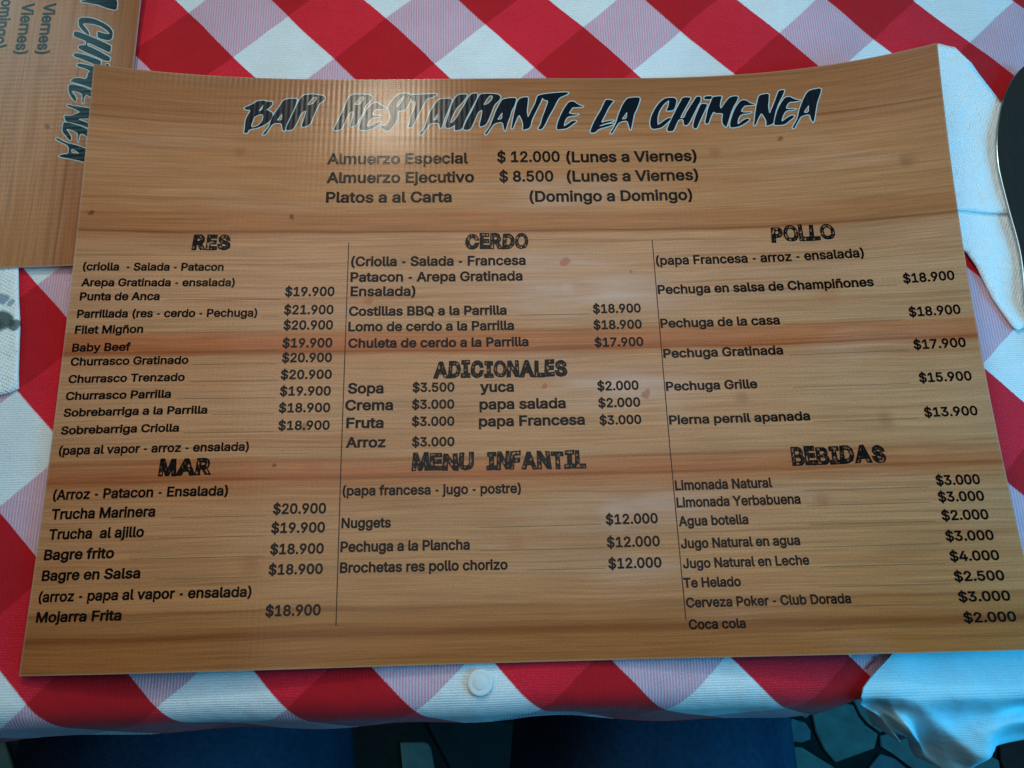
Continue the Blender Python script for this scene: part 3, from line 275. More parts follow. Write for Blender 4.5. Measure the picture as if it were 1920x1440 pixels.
PW, PH = .432, CURL[0]          # sheet width and height
GLOSS = 0.19
def wood_print():
    t = NT('printed_wood_laminate')
    vec, U, V = uv_sep(t)
    wob = t.noise(t.comb(t.math('MULTIPLY', U, 7), t.math('MULTIPLY', V, 16)), 1.0, 3)
    Vw = t.math('ADD', V, t.math('MULTIPLY', t.math('SUBTRACT', wob, .5), .0062))
    f = t.maprange(Vw, -.15, .15)
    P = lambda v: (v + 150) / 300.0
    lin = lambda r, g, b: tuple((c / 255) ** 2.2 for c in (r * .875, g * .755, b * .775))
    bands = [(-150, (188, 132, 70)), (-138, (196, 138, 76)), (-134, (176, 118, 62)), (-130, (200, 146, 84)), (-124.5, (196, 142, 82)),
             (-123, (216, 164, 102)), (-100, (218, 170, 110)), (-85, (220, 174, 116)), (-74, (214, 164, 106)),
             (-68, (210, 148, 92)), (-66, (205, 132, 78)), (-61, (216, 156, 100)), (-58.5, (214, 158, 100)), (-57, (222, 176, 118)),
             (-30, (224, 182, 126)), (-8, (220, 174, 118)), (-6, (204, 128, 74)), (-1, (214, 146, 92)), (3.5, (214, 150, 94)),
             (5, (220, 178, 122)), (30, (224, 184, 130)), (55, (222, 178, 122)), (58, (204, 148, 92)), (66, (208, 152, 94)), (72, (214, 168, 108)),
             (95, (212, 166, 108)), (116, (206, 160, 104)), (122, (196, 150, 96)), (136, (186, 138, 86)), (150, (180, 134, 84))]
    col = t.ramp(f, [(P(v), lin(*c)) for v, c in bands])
    # broad uneven tint: paler, greyer and more orange planks
    bl = t.noise(t.comb(t.math('MULTIPLY', U, 9), t.math('MULTIPLY', V, 34)), 1.0, 3)
    col = t.mix(t.maprange(bl, .56, .78, 0, .30), col, lin(232, 206, 170))
    bl2 = t.noise(t.comb(t.math('MULTIPLY_ADD', U, 7, 5.0), t.math('MULTIPLY', V, 60)), 1.0, 3)
    col = t.mix(t.maprange(bl2, .54, .75, 0, .35), col, lin(198, 128, 72))
    bl3 = t.noise(t.comb(t.math('MULTIPLY_ADD', U, 10, 11.0), t.math('MULTIPLY', V, 26)), 1.0, 2)
    col = t.mix(t.maprange(bl3, .55, .8, 0, .30), col, lin(150, 122, 82))
    # grain
    g1 = t.noise(t.comb(t.math('MULTIPLY', U, 9), t.math('MULTIPLY', Vw, 620)), 1.0, 4, .65)
    g2 = t.noise(t.comb(t.math('MULTIPLY', U, 26), t.math('MULTIPLY', Vw, 1300)), 1.0, 3, .6)
    g3 = t.noise(t.comb(U, V), 1500.0, 2, .7)
    k = t.math('ADD', t.math('ADD', t.maprange(g1, .3, .7, -.15, .09), t.maprange(g2, .32, .68, -.17, .14)), t.maprange(g3, .2, .8, -.24, .24))
    kk = t.math('ADD', k, 1.0)
    col = t.mix(1.0, col, t.comb(kk, kk, kk), 'MULTIPLY')
    orange = t.noise(t.comb(t.math('MULTIPLY', U, 5), t.math('MULTIPLY_ADD', Vw, 190, 3.0)), 1.0, 3)
    col = t.mix(t.maprange(orange, .55, .72, 0, .30), col, lin(188, 112, 58))
    g4 = t.noise(t.comb(t.math('MULTIPLY', U, 3.5), t.math('MULTIPLY_ADD', Vw, 300, 9.0)), 1.0, 4, .6)
    col = t.mix(t.maprange(g4, .57, .66, 0, .34), col, lin(150, 92, 48))
    # plank seams
    seams = [(119.3, .6, .55), (57.6, .7, .75), (4.3, .7, .35), (-5.6, .7, .6), (-58.7, .5, .35), (-67.0, .8, .5), (-123.7, .8, .6), (-134.5, 2.2, .4), (101, .4, .15), (-97, .4, .16)]
    seamf = t.maprange(t.math('ADD', V, t.math('MULTIPLY', t.math('SUBTRACT', t.noise(t.comb(t.math('MULTIPLY', U, 14), 0.0), 1.0, 3), .5), .0022)), -.15, .15)
    st = []
    for v, wd, a in seams:
        st += [(P(v - wd), (0, 0, 0)), (P(v), (a, a, a)), (P(v + wd), (0, 0, 0))]
    col = t.mix(t.ramp(seamf, st), col, lin(112, 62, 30))
    # knots, each with its own place, size and tint
    knots = [(22.2, 40.3, 2.6, (196, 112, 86)), (23.2, 25.9, 3.2, (238, 222, 196)), (9.5, -24.1, 1.8, (200, 108, 66)), (58.0, -29.7, 2.6, (178, 118, 92)),
             (102.4, -32, 3.2, (150, 96, 66)), (166.8, -45.8, 4.2, (140, 96, 66)), (-11.7, 61, 3.4, (186, 112, 74)), (-114.3, 65.8, 1.4, (96, 58, 34)),
             (-211, 66.1, 1.4, (90, 54, 34)), (-113.6, -60.8, 1.2, (80, 50, 34)), (-6.3, -97.3, 4.5, (204, 128, 84)), (196.6, 87.9, 4.0, (116, 84, 60)),
             (-14.9, 109.2, 5.0, (194, 120, 82)), (103.3, 101.3, 3.2, (150, 92, 66)), (-102, -42.7, 2.2, (160, 104, 72)), (-141.9, 102.8, 3.2, (164, 98, 70)),
             (-121.4, -104.8, 4.5, (168, 102, 62)), (132.3, -81.4, 3.6, (172, 104, 72)), (55.4, 34, 1.1, (176, 110, 70)), (-74.6, 19.8, 2.2, (196, 126, 76)),
             (-15.3, -66.3, 5.0, (206, 126, 76)), (137.4, 107.2, 1.6, (110, 80, 56)), (46, -25, 3.5, (236, 220, 196)), (40, -86, 6.5, (234, 208, 172)), (70, -40, 7.0, (226, 196, 152)),
             (-45, 62, 5, (206, 140, 88)), (150, 20, 6, (192, 128, 78)), (-150, -62, 5, (196, 120, 66)), (-97, -62, 5, (206, 120, 78))]
    # pale weathered patches in the middle boards, drawn out along the grain
    pv = t.noise(t.comb(t.math('MULTIPLY', U, 26), t.math('MULTIPLY', V, 110)), 1.0, 3)
    for u, v, ru, rv, a in ((34, 22, 66, 18, .6), (46, -26, 56, 15, .5), (48, -84, 66, 15, .4), (10, 40, 60, 10, .4), (20, 78, 70, 14, .3), (30, -108, 60, 8, .25)):
        d = t.new('ShaderNodeVectorMath', operation='LENGTH')
        t.l.new(t.comb(t.math('MULTIPLY', t.math('SUBTRACT', U, u / 1e3), 1e3 / ru), t.math('MULTIPLY', t.math('SUBTRACT', V, v / 1e3), 1e3 / rv)), d.inputs[0])
        m = t.math('MULTIPLY', t.maprange(d.outputs['Value'], 1.0, .1, 0, a, True), t.maprange(pv, .38, .60, .25, 1.0))
        col = t.mix(m, col, lin(240, 226, 198))
    nv = t.noise(vec, 160.0, 3); nv2 = t.noise(t.comb(t.math('ADD', U, 3.0), V), 160.0, 3)
    Uk = t.math('ADD', U, t.math('MULTIPLY', t.math('SUBTRACT', nv, .5), .006)); Vk = t.math('ADD', V, t.math('MULTIPLY', t.math('SUBTRACT', nv2, .5), .004))
    pk = t.comb(Uk, Vk)
    for u, v, r, c in knots:
        d = t.new('ShaderNodeVectorMath', operation='DISTANCE'); t.l.new(pk, d.inputs[0]); d.inputs[1].default_value = (u / 1e3, v / 1e3, 0)
        big = r > 3
        m = t.maprange(d.outputs['Value'], r / 1e3 * (1.15 if not big else 1.5), r / 1e3 * (.55 if not big else .2), 0, .62 if not big else (.32 if c[2] > 140 else .33), True)
        col = t.mix(m, col, lin(*c))
    rim = t.math('MAXIMUM', t.math('SUBTRACT', t.math('ABSOLUTE', U), PW / 2), t.math('SUBTRACT', t.math('ABSOLUTE', V), PH / 2))
    col = t.mix(t.maprange(rim, -.0008, -.0003, 0, .22), col, (.50, .44, .37))
    nrm = t.bump(ribs(t, U, V), .20, .00006)
    return t.set(color=col, rough=GLOSS, spec=.15, normal=nrm)

def ink(name, color, patchy=False, rib=True):
    t = NT(name)
    vec, U, V = obj_sep(t)
    nrm = t.bump(ribs(t, U, V), .20, .00006)
    t.set(color=color, rough=GLOSS, spec=.15, normal=nrm)
    if patchy:
        n = t.noise(t.comb(t.math('MULTIPLY', U, 760), t.math('MULTIPLY', V, 420)), 1.0, 2, .6)
        t.set(alpha=t.maprange(n, .60, .51, .08, .97))
    return t.m

def cloth_mat():
    t = NT('gingham_weave')
    vec, U, V = uv_sep(t)
    jag = t.noise(vec, 1400.0, 1); jag2 = t.noise(vec, 18.0, 2); jag3 = t.noise(t.comb(t.math('ADD', U, 4.0), V), 18.0, 2)
    def stripe(a, w, ph, wobble):
        s = t.math('ADD', t.math('MULTIPLY', U, -math.sin(R(a))), t.math('MULTIPLY', V, math.cos(R(a))))
        s = t.math('ADD', s, t.math('ADD', t.math('MULTIPLY', t.math('SUBTRACT', jag, .5), .0007), t.math('MULTIPLY', t.math('SUBTRACT', wobble, .5), .004)))
        k = t.math('DIVIDE', t.math('SUBTRACT', s, ph), 2 * w)
        fr = t.math('FRACT', k)
        e = .010
        up = t.maprange(fr, .5 - e / 2, .5 + e / 2)
        return t.math('MULTIPLY', up, t.maprange(fr, 1.0, 1.0 - e / 2)), fr
    fa, _ = stripe(-47.2, .0379, .000905, jag2)       # 1 in the red warp bands, 0 in the light ones
    fb, _ = stripe(43.1, .03885, -.009704, jag3)      # 1 = white weft, 0 = red weft
    fa = t.math('MINIMUM', fa, 1.0)
    tw1 = t.math('SINE', t.math('MULTIPLY', U, 2 * math.pi / .00135))
    tw2 = t.math('SINE', t.math('MULTIPLY', V, 2 * math.pi / .00110))
    spk = t.noise(vec, 1250.0, 2, .6)
    light = t.mix(fb, t.mix(t.maprange(tw1, -.9, .9, 0, 1), (.64, .30, .38, 1), (.62, .48, .55, 1)), t.mix(t.maprange(tw2, -1, 1, 0, 1), (.70, .73, .73, 1), (.82, .85, .84, 1)))
    fleck = t.math('MULTIPLY', t.maprange(t.math('MULTIPLY', tw1, tw2), .2, .9), t.maprange(spk, .48, .66))
    red_l = t.mix(t.math('MULTIPLY', fleck, .20), (.70, .012, .028, 1), (.74, .34, .38, 1))
    red = t.mix(fb, (.50, .006, .012, 1), red_l)
    col = t.mix(fa, light, red)
    stain = t.noise(vec, 22.0, 4, .6)
    v1 = t.math('MULTIPLY', t.maprange(spk, .25, .75, .85, 1.12), t.maprange(stain, .3, .7, .90, 1.05))
    col = t.mix(1.0, col, t.comb(v1, v1, v1), 'MULTIPLY')
    h = t.math('ADD', t.math('MULTIPLY', t.mix(fb, tw1, tw2), .5), t.math('MULTIPLY', spk, 1.4))
    soft = t.noise(vec, 26.0, 3)
    nrm = t.bump(h, .40, .00022, t.bump(soft, .55, .006))
    return t.set(color=col, rough=.86, spec=.18, sheen=.12, normal=nrm)

def napkin_mat(name, blots=None, pitch=.0021, tint=(.86, .88, .87)):
    t = NT(name)
    vec, U, V = uv_sep(t)
    n = t.noise(vec, 60.0, 2)
    Uw = t.math('ADD', U, t.math('MULTIPLY', n, .002)); Vw = t.math('ADD', V, t.math('MULTIPLY', n, .0015))
    a = t.math('SINE', t.math('MULTIPLY', t.math('ADD', Uw, t.math('MULTIPLY', Vw, .35)), 2 * math.pi / pitch))
    b = t.math('SINE', t.math('MULTIPLY', t.math('SUBTRACT', Vw, t.math('MULTIPLY', Uw, .35)), 2 * math.pi / pitch))
    fine = t.noise(vec, 1800.0, 3)
    h = t.math('ADD', t.math('MULTIPLY', t.math('MAXIMUM', t.math('MULTIPLY', a, b), -.1), .9), t.math('MULTIPLY', fine, .35))
    col = (*tint, 1)
    if blots:
        nv = t.noise(vec, 150.0, 2)
        pk = t.comb(t.math('ADD', U, t.math('MULTIPLY', t.math('SUBTRACT', nv, .5), .006)), t.math('ADD', V, t.math('MULTIPLY', t.math('SUBTRACT', t.noise(t.comb(V, U), 170.0, 2), .5), .005)))
        for u, v, r, c, s in blots:
            d = t.new('ShaderNodeVectorMath', operation='DISTANCE'); t.l.new(pk, d.inputs[0]); d.inputs[1].default_value = (u, v, 0)
            col = t.mix(t.maprange(d.outputs['Value'], r * 1.1, r * .7, 0, s, True), col, (*c, 1))
    nrm = t.bump(h, .45, .0007, t.bump(t.noise(vec, 95.0, 4), .5, .004))
    return t.set(color=col, rough=.92, spec=.12, normal=nrm)

def plain(name, color, rough=.6, metal=0.0, spec=.4, bump=None, var=.0, scale=200):
    t = NT(name)
    vec, U, V = obj_sep(t)
    n = t.noise(vec, scale, 3)
    col = (*color, 1)
    if var:
        k = t.maprange(n, .25, .75, 1 - var, 1 + var); col = t.mix(1.0, col, t.comb(k, k, k), 'MULTIPLY')
    t.set(color=col, rough=rough, metal=metal, spec=spec)
    if bump: t.set(normal=t.bump(n, bump, .001))
    return t.m

M = {}
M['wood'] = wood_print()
M['edge'] = plain('laminate_edge', (.55, .50, .44), .4, var=.1)
M['back'] = plain('laminate_back', (.62, .56, .48), .4, var=.05)
M['ink'] = ink('black_ink', (.007, .005, .004))
M['ink_title'] = ink('blue_black_ink', (.006, .010, .016))
M['ink_halo'] = ink('pale_halo_ink', (.46, .56, .54))
M['ink_heading'] = ink('patchy_heading_ink', (.010, .009, .009), patchy=True)
M['ink_line'] = ink('thin_line_ink', (.20, .115, .055))
M['ink_rule'] = ink('rule_ink', (.025, .018, .014))
M['cloth'] = cloth_mat()

# ------------------------------------------------------------------ the ground far below the table
def build_floor():
    FZ = -0.74
    gm = plain('dark_grout', (.018, .020, .020), .9, var=.3, bump=.3, scale=90)
    vs = [(-3, -3, FZ - .006), (3, -3, FZ - .006), (3, 3, FZ - .006), (-3, 3, FZ - .006)]
    fl = link_mesh('floor', vs, [(0, 1, 2, 3)], gm, smooth=False); tag(fl, kind='structure')
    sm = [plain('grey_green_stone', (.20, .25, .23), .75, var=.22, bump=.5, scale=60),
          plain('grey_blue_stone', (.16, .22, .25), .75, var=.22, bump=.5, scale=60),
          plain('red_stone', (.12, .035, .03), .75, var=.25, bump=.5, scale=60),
          plain('shaded_stone', (.022, .026, .028), .75, var=.25, bump=.5, scale=60)]  # dark copy of the stone: shade under the legs put into the colour
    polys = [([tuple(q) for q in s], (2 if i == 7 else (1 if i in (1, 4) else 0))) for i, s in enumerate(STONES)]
    rnd = random.Random(3)
    g = .125
    def jit(i, j):
        rr = random.Random(i * 7919 + j * 104729)
        return ((i + .5 * (j % 2)) * g + rr.uniform(-.035, .035), j * g * .9 + rr.uniform(-.03, .03))
    for i in range(-12, 13):
        for j in range(-12, 8):
            q = [jit(i, j), jit(i + 1, j), jit(i + 1, j + 1), jit(i, j + 1)]
            cx = sum(a for a, b in q) / 4; cy = sum(b for a, b in q) / 4
            if .31 < cx < .74 and -.40 < cy < -.14: continue
            if -.20 < cx < -.02 and -.37 < cy < -.20: continue
            q = [(cx + (a - cx) * .90, cy + (b - cy) * .90) for a, b in q]
            # clip corners
            out = []
            for k in range(4):
                p0, p1, p2 = q[k - 1], q[k], q[(k + 1) % 4]
                f1, f2 = rnd.uniform(.06, .3), rnd.uniform(.06, .3)
                out += [(p1[0] + (p0[0] - p1[0]) * f1, p1[1] + (p0[1] - p1[1]) * f1), (p1[0] + (p2[0] - p1[0]) * f2, p1[1] + (p2[1] - p1[1]) * f2)]
            polys.append((out, 3 if (-.62 < cx < .31 and -.48 < cy < -.05) else rnd.choice([0, 0, 1, 0, 1, 2])))  # stones around the legs get the copy with painted-in shade
    V_, F_, MI = [], [], []
    for q, mi in polys:
        area_ = sum(q[k - 1][0] * q[k][1] - q[k][0] * q[k - 1][1] for k in range(len(q)))
        if area_ < 0: q = q[::-1]
        n = len(q); b = len(V_)
        cx = sum(a for a, _ in q) / n; cy = sum(c for _, c in q) / n
        V_ += [(a, c, FZ - .006) for a, c in q]
        V_ += [(a, c, FZ - .001) for a, c in q]
        V_ += [(cx + (a - cx) * .965, cy + (c - cy) * .965, FZ + .0005) for a, c in q]
        for k in range(n):
            k2 = (k + 1) % n
            F_ += [(b + k, b + k2, b + n + k2, b + n + k), (b + n + k, b + n + k2, b + 2 * n + k2, b + 2 * n + k)]; MI += [mi, mi]
        F_.append(tuple(b + 2 * n + k for k in range(n))); MI.append(mi)
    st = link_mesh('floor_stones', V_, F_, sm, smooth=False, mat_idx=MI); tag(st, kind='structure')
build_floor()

# ------------------------------------------------------------------ table and tablecloth
def box(name, a, b, mat, parent=None, bev=.002):
    bm = bmesh.new(); bmesh.ops.create_cube(bm, size=1)
    for v in bm.verts: v.co = Vector([(a[i] + b[i]) / 2 + v.co[i] * (b[i] - a[i]) for i in range(3)])
    bmesh.ops.bevel(bm, geom=bm.edges[:], offset=bev, segments=2, affect='EDGES', profile=.5)
    me = bpy.data.meshes.new(name); bm.to_mesh(me); bm.free(); me.materials.append(mat)
    o = bpy.data.objects.new(name, me); C.objects.link(o)
    if parent: o.parent = parent
    return o

tm = plain('dark_table_wood', (.05, .028, .016), .5, var=.25, scale=40)
tb = empty('table', (0, .25, -.74)); tag(tb, 'wooden table under the red and white checked cloth', 'table')
for nm, a, b in (('table_top', (-.56, -.155 - .25, .708), (.56, .55, .7335)),):
    box(nm, a, b, tm, tb, .006)
for sx in (-1, 1):
    for sy in (0, 1):
        x0 = sx * .50; y0 = (-.06 - .25) if sy == 0 else .48
        box('leg', (x0 - .03, y0 - .03, 0), (x0 + .03, y0 + .03, .708), tm, tb, .004)

Y0, RAD, A1 = -.158, .012, 1.36
def profile(s):
    """cloth section over the front edge; s = arc length past the edge -> (y, z)"""
    if s <= 0: return Y0 - s, -.002
    a = s / RAD
    if a < A1: return Y0 - RAD * math.sin(a), -.002 - RAD * (1 - math.cos(a))
    t = s - A1 * RAD
    return Y0 - RAD * math.sin(A1) - t * math.cos(A1), -.002 - RAD * (1 - math.cos(A1)) - t * math.sin(A1)
def hem_at(x): return lerp_tab(x, -.30, .30, HEM)

def build_cloth():
    xs = [-.56 + 1.12 * i / 224 for i in range(225)]
    flat = [.55, .48, .42, .36, .30] + [.26 - .006 * i for i in range(69)]
    flat = [y for y in flat if y > Y0 + .002] + [Y0]
    nh = 26
    V_, UVs = [], []
    rows = len(flat) + nh
    def ripple(x, y):
        far = max(0.0, min(1.0, (y - .155) / .05)) + max(0.0, min(1.0, (abs(x) - .225) / .03))
        return min(1, far) * .0012 * math.sin(x * 44 + y * 23) * math.sin(y * 37 - x * 12 + .5) + (.0005 * math.sin(x * 31 + y * 17 + 1.0) + .0004 * math.sin(x * 55 - y * 42) - .0007)
    for r in range(rows):
        for x in xs:
            if r < len(flat):
                y = flat[r]; V_.append((x, y, -.0012 + ripple(x, y))); UVs.append((x, y))
            else:
                s = hem_at(x) * (r - len(flat) + 1) / nh
                y, z = profile(s)
                fade = min(1, s / .03)
                z += .0008 + ripple(x, Y0) * (1 - fade)
                y += fade * (.0012 * math.sin(x * 38 + .6) + .0008 * math.sin(x * 83)) * min(1, hem_at(x) / .03)
                V_.append((x, y, z)); UVs.append((x, Y0 - s))
    n = len(xs); F_ = []
    for r in range(rows - 1):
        for i in range(n - 1):
            a = r * n + i; F_.append((a, a + n, a + n + 1, a + 1))
    # thickness: inner layer
    k = len(V_); V2 = [(x, y + (.0006 if z < -.004 else 0), z - .0007) for x, y, z in V_]
    F2 = [tuple(reversed([q + k for q in f])) for f in F_]
    edge = [(a, a + 1, a + 1 + k, a + k) for a in range((rows - 1) * n, rows * n - 1)]
    o = link_mesh('tablecloth', V_ + V2, F_ + F2 + [tuple(e) for e in edge], M['cloth'], uvs=UVs + UVs)
    return tag(o, 'red and white checked woven tablecloth spread under the menus and hanging over the front edge', 'tablecloth')
cloth = build_cloth()

# ------------------------------------------------------------------ the menus
def z_main(u, v):
    s = u / (PW / 2); t = v / PH + .5
    l = max(0.0, -s); r = max(0.0, s)
    return l*l*(CURL[1]+CURL[2]*t+CURL[3]*t*t) + r*r*(CURL[4]+CURL[5]*t+CURL[6]*t*t) + l**3*(CURL[7]+CURL[8]*t) + r**3*(CURL[9]+CURL[10]*t)
def z_second(u, v):
    return .0008 * (1 + math.sin(u * 14 + 1)) + .0009 * math.exp(-((v - PH / 2) / .03) ** 2)

def poly_mesh(loops):
    """filled 2D outline (first loop) with holes -> verts, faces; copes with outlines that touch themselves"""
    pts, edges, faces = [], [], []
    k = 1000.0
    for n_, lp in enumerate(loops):
        ar = sum(lp[i - 1][0] * lp[i][1] - lp[i][0] * lp[i - 1][1] for i in range(len(lp)))
        if (ar > 0) == bool(n_): lp = lp[::-1]
        b0 = len(pts); pts += [Vector((q[0] * k, q[1] * k)) for q in lp]
        edges += [(b0 + i, b0 + (i + 1) % len(lp)) for i in range(len(lp))]
    vs, _, fs, _, _, _ = geometry.delaunay_2d_cdt(pts, edges, [], 1, 1e-4)
    def wind(p):
        w_ = 0
        for lp in loops:
            ar = sum(lp[i - 1][0] * lp[i][1] - lp[i][0] * lp[i - 1][1] for i in range(len(lp)))
            sg = (1 if ar > 0 else -1) * (1 if lp is loops[0] else -1)
            for i in range(len(lp)):
                (x1, y1), (x2, y2) = lp[i - 1], lp[i]
                if (y1 > p[1]) != (y2 > p[1]) and p[0] < (x2 - x1) * (p[1] - y1) / (y2 - y1) + x1: w_ += sg * (1 if y2 > y1 else -1)
        return w_
    out = []
    for f in fs:
        c = sum((vs[i] for i in f), Vector((0, 0))) / len(f) / k
        if wind(c) > 0: out.append(tuple(f))
    return [Vector((v.x / k, v.y / k, 0)) for v in vs], out

def round_loop(lp):
    """one round of corner cutting, light"""
    out = []
    n = len(lp)
    for i in range(n):
        p0, p1, p2 = lp[i - 1], lp[i], lp[(i + 1) % n]
        out.append([p1[0] + (p0[0] - p1[0]) * .2, p1[1] + (p0[1] - p1[1]) * .2])
        out.append([p1[0] + (p2[0] - p1[0]) * .2, p1[1] + (p2[1] - p1[1]) * .2])
    return out
def grow(lp, d):
    """outline pushed outward by d (metres or glyph units), in small steps, dropping edges that turn over"""
    for _ in range(4):
        new = grow_step(lp, d / 4); keep = []
        n = len(lp)
        for i in range(n):
            j = (i + 1) % n
            if (new[j][0] - new[i][0]) * (lp[j][0] - lp[i][0]) + (new[j][1] - new[i][1]) * (lp[j][1] - lp[i][1]) > 0: keep.append(new[i])
        lp = keep if len(keep) > 2 else new
    return lp
def grow_step(lp, d):
    n = len(lp); ar = sum(lp[i - 1][0] * lp[i][1] - lp[i][0] * lp[i - 1][1] for i in range(n))
    sg = 1 if ar > 0 else -1
    out = []
    for i in range(n):
        p0, p1, p2 = Vector(lp[i - 1]), Vector(lp[i]), Vector(lp[(i + 1) % n])
        e1 = (p1 - p0); e2 = (p2 - p1)
        if e1.length < 1e-6 or e2.length < 1e-6: out.append(list(p1)); continue
        e1.normalize(); e2.normalize()
        n1 = Vector((e1.y, -e1.x)) * sg; n2 = Vector((e2.y, -e2.x)) * sg
        m = n1 + n2
        if m.length < .3: m = n1
        m.normalize(); k = d / max(.5, m.dot(n1))
        out.append(list(p1 + m * k))
    return out

_gcache = {}
def loop_area(lp): return .5 * sum(lp[i - 1][0] * lp[i][1] - lp[i][0] * lp[i - 1][1] for i in range(len(lp)))
def inside(p, lp):
    c = False
    for i in range(len(lp)):
        (x1, y1), (x2, y2) = lp[i - 1], lp[i]
        if (y1 > p[1]) != (y2 > p[1]) and p[0] < (x2 - x1) * (p[1] - y1) / (y2 - y1) + x1: c = not c
    return c
def glyph(ch, fat, hole_fat=None):
    """a letter of the plain sans lettering -> verts, faces (cap height about .51), fattened by `fat`"""
    key = (ch, fat, hole_fat)
    if key not in _gcache:
        loops = [[[q[i] / 1e3, q[i + 1] / 1e3] for i in range(0, len(q), 2)] for q in GLYPH[ch][1]]
        V_, F_ = [], []
        if loops:
            big = max(loops, key=lambda l: abs(loop_area(l))); sg = loop_area(big) > 0
            outer = [l for l in loops if (loop_area(l) > 0) == sg]; holes = [l for l in loops if (loop_area(l) > 0) != sg]
            for k, o in enumerate(outer):
                hs = [h for h in holes if inside(h[0], o)]
                vs, fs = poly_mesh([grow(o, fat)] + [grow(h, -(hole_fat if hole_fat is not None else fat)) for h in hs])
                b0 = len(V_); V_ += [(p.x, p.y, k * .006) for p in vs]; F_ += [tuple(i + b0 for i in f) for f in fs]
        _gcache[key] = (V_, F_)
    return _gcache[key]
def block_letter(ch):
    """fat sketched capital: a dark drawn outline and a patchy hatched inside"""
    loops = [[[q[i] / 1e3, q[i + 1] / 1e3] for i in range(0, len(q), 2)] for q in GLYPH[ch][1]]
    big = max(loops, key=lambda l: abs(loop_area(l))); sg = loop_area(big) > 0
    V_, F_, MI = [], [], []
    def put(lps, z, m):
        vs, fs = poly_mesh(lps); b0 = len(V_); V_.extend((p.x, p.y, z) for p in vs)
        F_.extend(tuple(i + b0 for i in f) for f in fs); MI.extend([m] * len(fs))
    FAT, HOLE, LINE = .052, .028, .042
    for o in [l for l in loops if (loop_area(l) > 0) == sg]:
        hs = [h for h in loops if (loop_area(h) > 0) != sg and inside(h[0], o)]
        put([grow(o, FAT)] + [grow(h, -HOLE) for h in hs], 0.0, 1)
        put([grow(o, FAT), grow(o, FAT - LINE)], .00002, 0)
        for h in hs: put([grow(h, LINE - HOLE), grow(h, -HOLE)], .00002, 0)
    return V_, F_, MI
CAP = max(v[1] for v in glyph('H', 0)[0])
def text_mesh(s, fat):
    V_, F_, x = [], [], 0.0
    for ch in s:
        vs, fs = glyph(ch, fat); b0 = len(V_)
        k = .62 if ch == '-' else 1.0            # short hyphens
        V_ += [(a * k + x, b - (.02 if ch == '-' else 0), c) for a, b, c in vs]; F_ += [tuple(i + b0 for i in f) for f in fs]
        x += GLYPH[ch][0] * k
    return V_, F_

class Sheet:
    def __init__(self, root, zf): self.root, self.zf = root, zf
    def lay(self, name, vs, fs, mat, lift, parent=None, mat_idx=None):
        # face-up winding, draped on the sheet
        V_ = [(q[0], q[1], self.zf(q[0], q[1]) + lift + (q[2] if len(q) > 2 else 0)) for q in vs]
        F_ = []
        for f in fs:
            a, b, c = vs[f[0]], vs[f[1]], vs[f[2]]
            cr = (b[0] - a[0]) * (c[1] - a[1]) - (b[1] - a[1]) * (c[0] - a[0])
            F_.append(f if cr > 0 else tuple(reversed(f)))
        return link_mesh(name, V_, F_, mat, parent or self.root, smooth=False, mat_idx=mat_idx)
    def words(self, name, s, u0, u1, v, cap, mat, fat=.014, lift=.00010):
        vs, fs = text_mesh(s, fat)
        x0 = min(p[0] for p in vs); x1 = max(p[0] for p in vs)
        kx = (u1 - u0) / (x1 - x0); ky = cap / (CAP + 2 * fat)
        return self.lay(name, [(u0 + (p[0] - x0) * kx, v + (p[1] + fat) * ky, p[2] * .001) for p in vs], fs, mat, lift)
    def heading(self, s, u0, u1, v, cap):
        rnd = random.Random(len(s) * 31 + ord(s[0]))
        V_, F_, MI = [], [], []
        parts = []; x = 0
        for ch in s:
            vs, fs, mi = block_letter(ch)
            a = min(p[0] for p in vs); b = max(p[0] for p in vs)
            top = max(p[1] for p in vs); bot = min(p[1] for p in vs)
            wd = (b - a) * rnd.uniform(.98, 1.06) * (.9 if ch == 'M' else 1.0) + (.04 if ch == 'I' else 0)
            parts.append((vs, fs, mi, a, b, bot, top, x, wd)); x += wd + .018
        k = (u1 - u0) / (x - .018)
        for vs, fs, mi, a, b, bot, top, x0, wd in parts:
            ro = rnd.uniform(-.045, .045); hh = cap * rnd.uniform(.97, 1.06); dv = rnd.uniform(-.02, .02) * cap
            base = len(V_)
            for p in vs:
                fy = (p[1] - bot) / (top - bot); fx = (p[0] - a) / (b - a)
                yy = fy * hh; flare = 1 + (.12 * (1 - fy) - .05)
                xx = (.5 + (fx - .5) * flare) * wd * k
                xx += (fy - .5) * hh * ro + rnd.uniform(-1, 1) * .00012; yy += (fx - .5) * wd * k * ro + rnd.uniform(-1, 1) * .00012
                V_.append((u0 + x0 * k + xx, v + dv + yy, p[2]))
            F_ += [tuple(i + base for i in f) for f in fs]; MI += mi
        return self.lay('heading', V_, F_, [M['ink'], M['ink_heading']], .00008, None, MI)
    def strip(self, name, pts, width, mat, lift=.00008):
        V_, F_ = [], []
        dense = []
        for (a, b), (c, d) in zip(pts, pts[1:]):
            n = max(2, int(math.hypot(c - a, d - b) / .004))
            dense += [(a + (c - a) * i / n, b + (d - b) * i / n) for i in range(n + (1 if (c, d) == pts[-1] else 0))]
        for i, (a, b) in enumerate(dense):
            p, q = dense[max(0, i - 1)], dense[min(len(dense) - 1, i + 1)]
            dx, dy = q[0] - p[0], q[1] - p[1]; L = math.hypot(dx, dy); nx, ny = -dy / L * width / 2, dx / L * width / 2
            V_ += [(a + nx, b + ny), (a - nx, b - ny)]
            if i: F_.append((2 * i - 2, 2 * i - 1, 2 * i + 1, 2 * i))
        return self.lay(name, V_, F_, mat, lift)

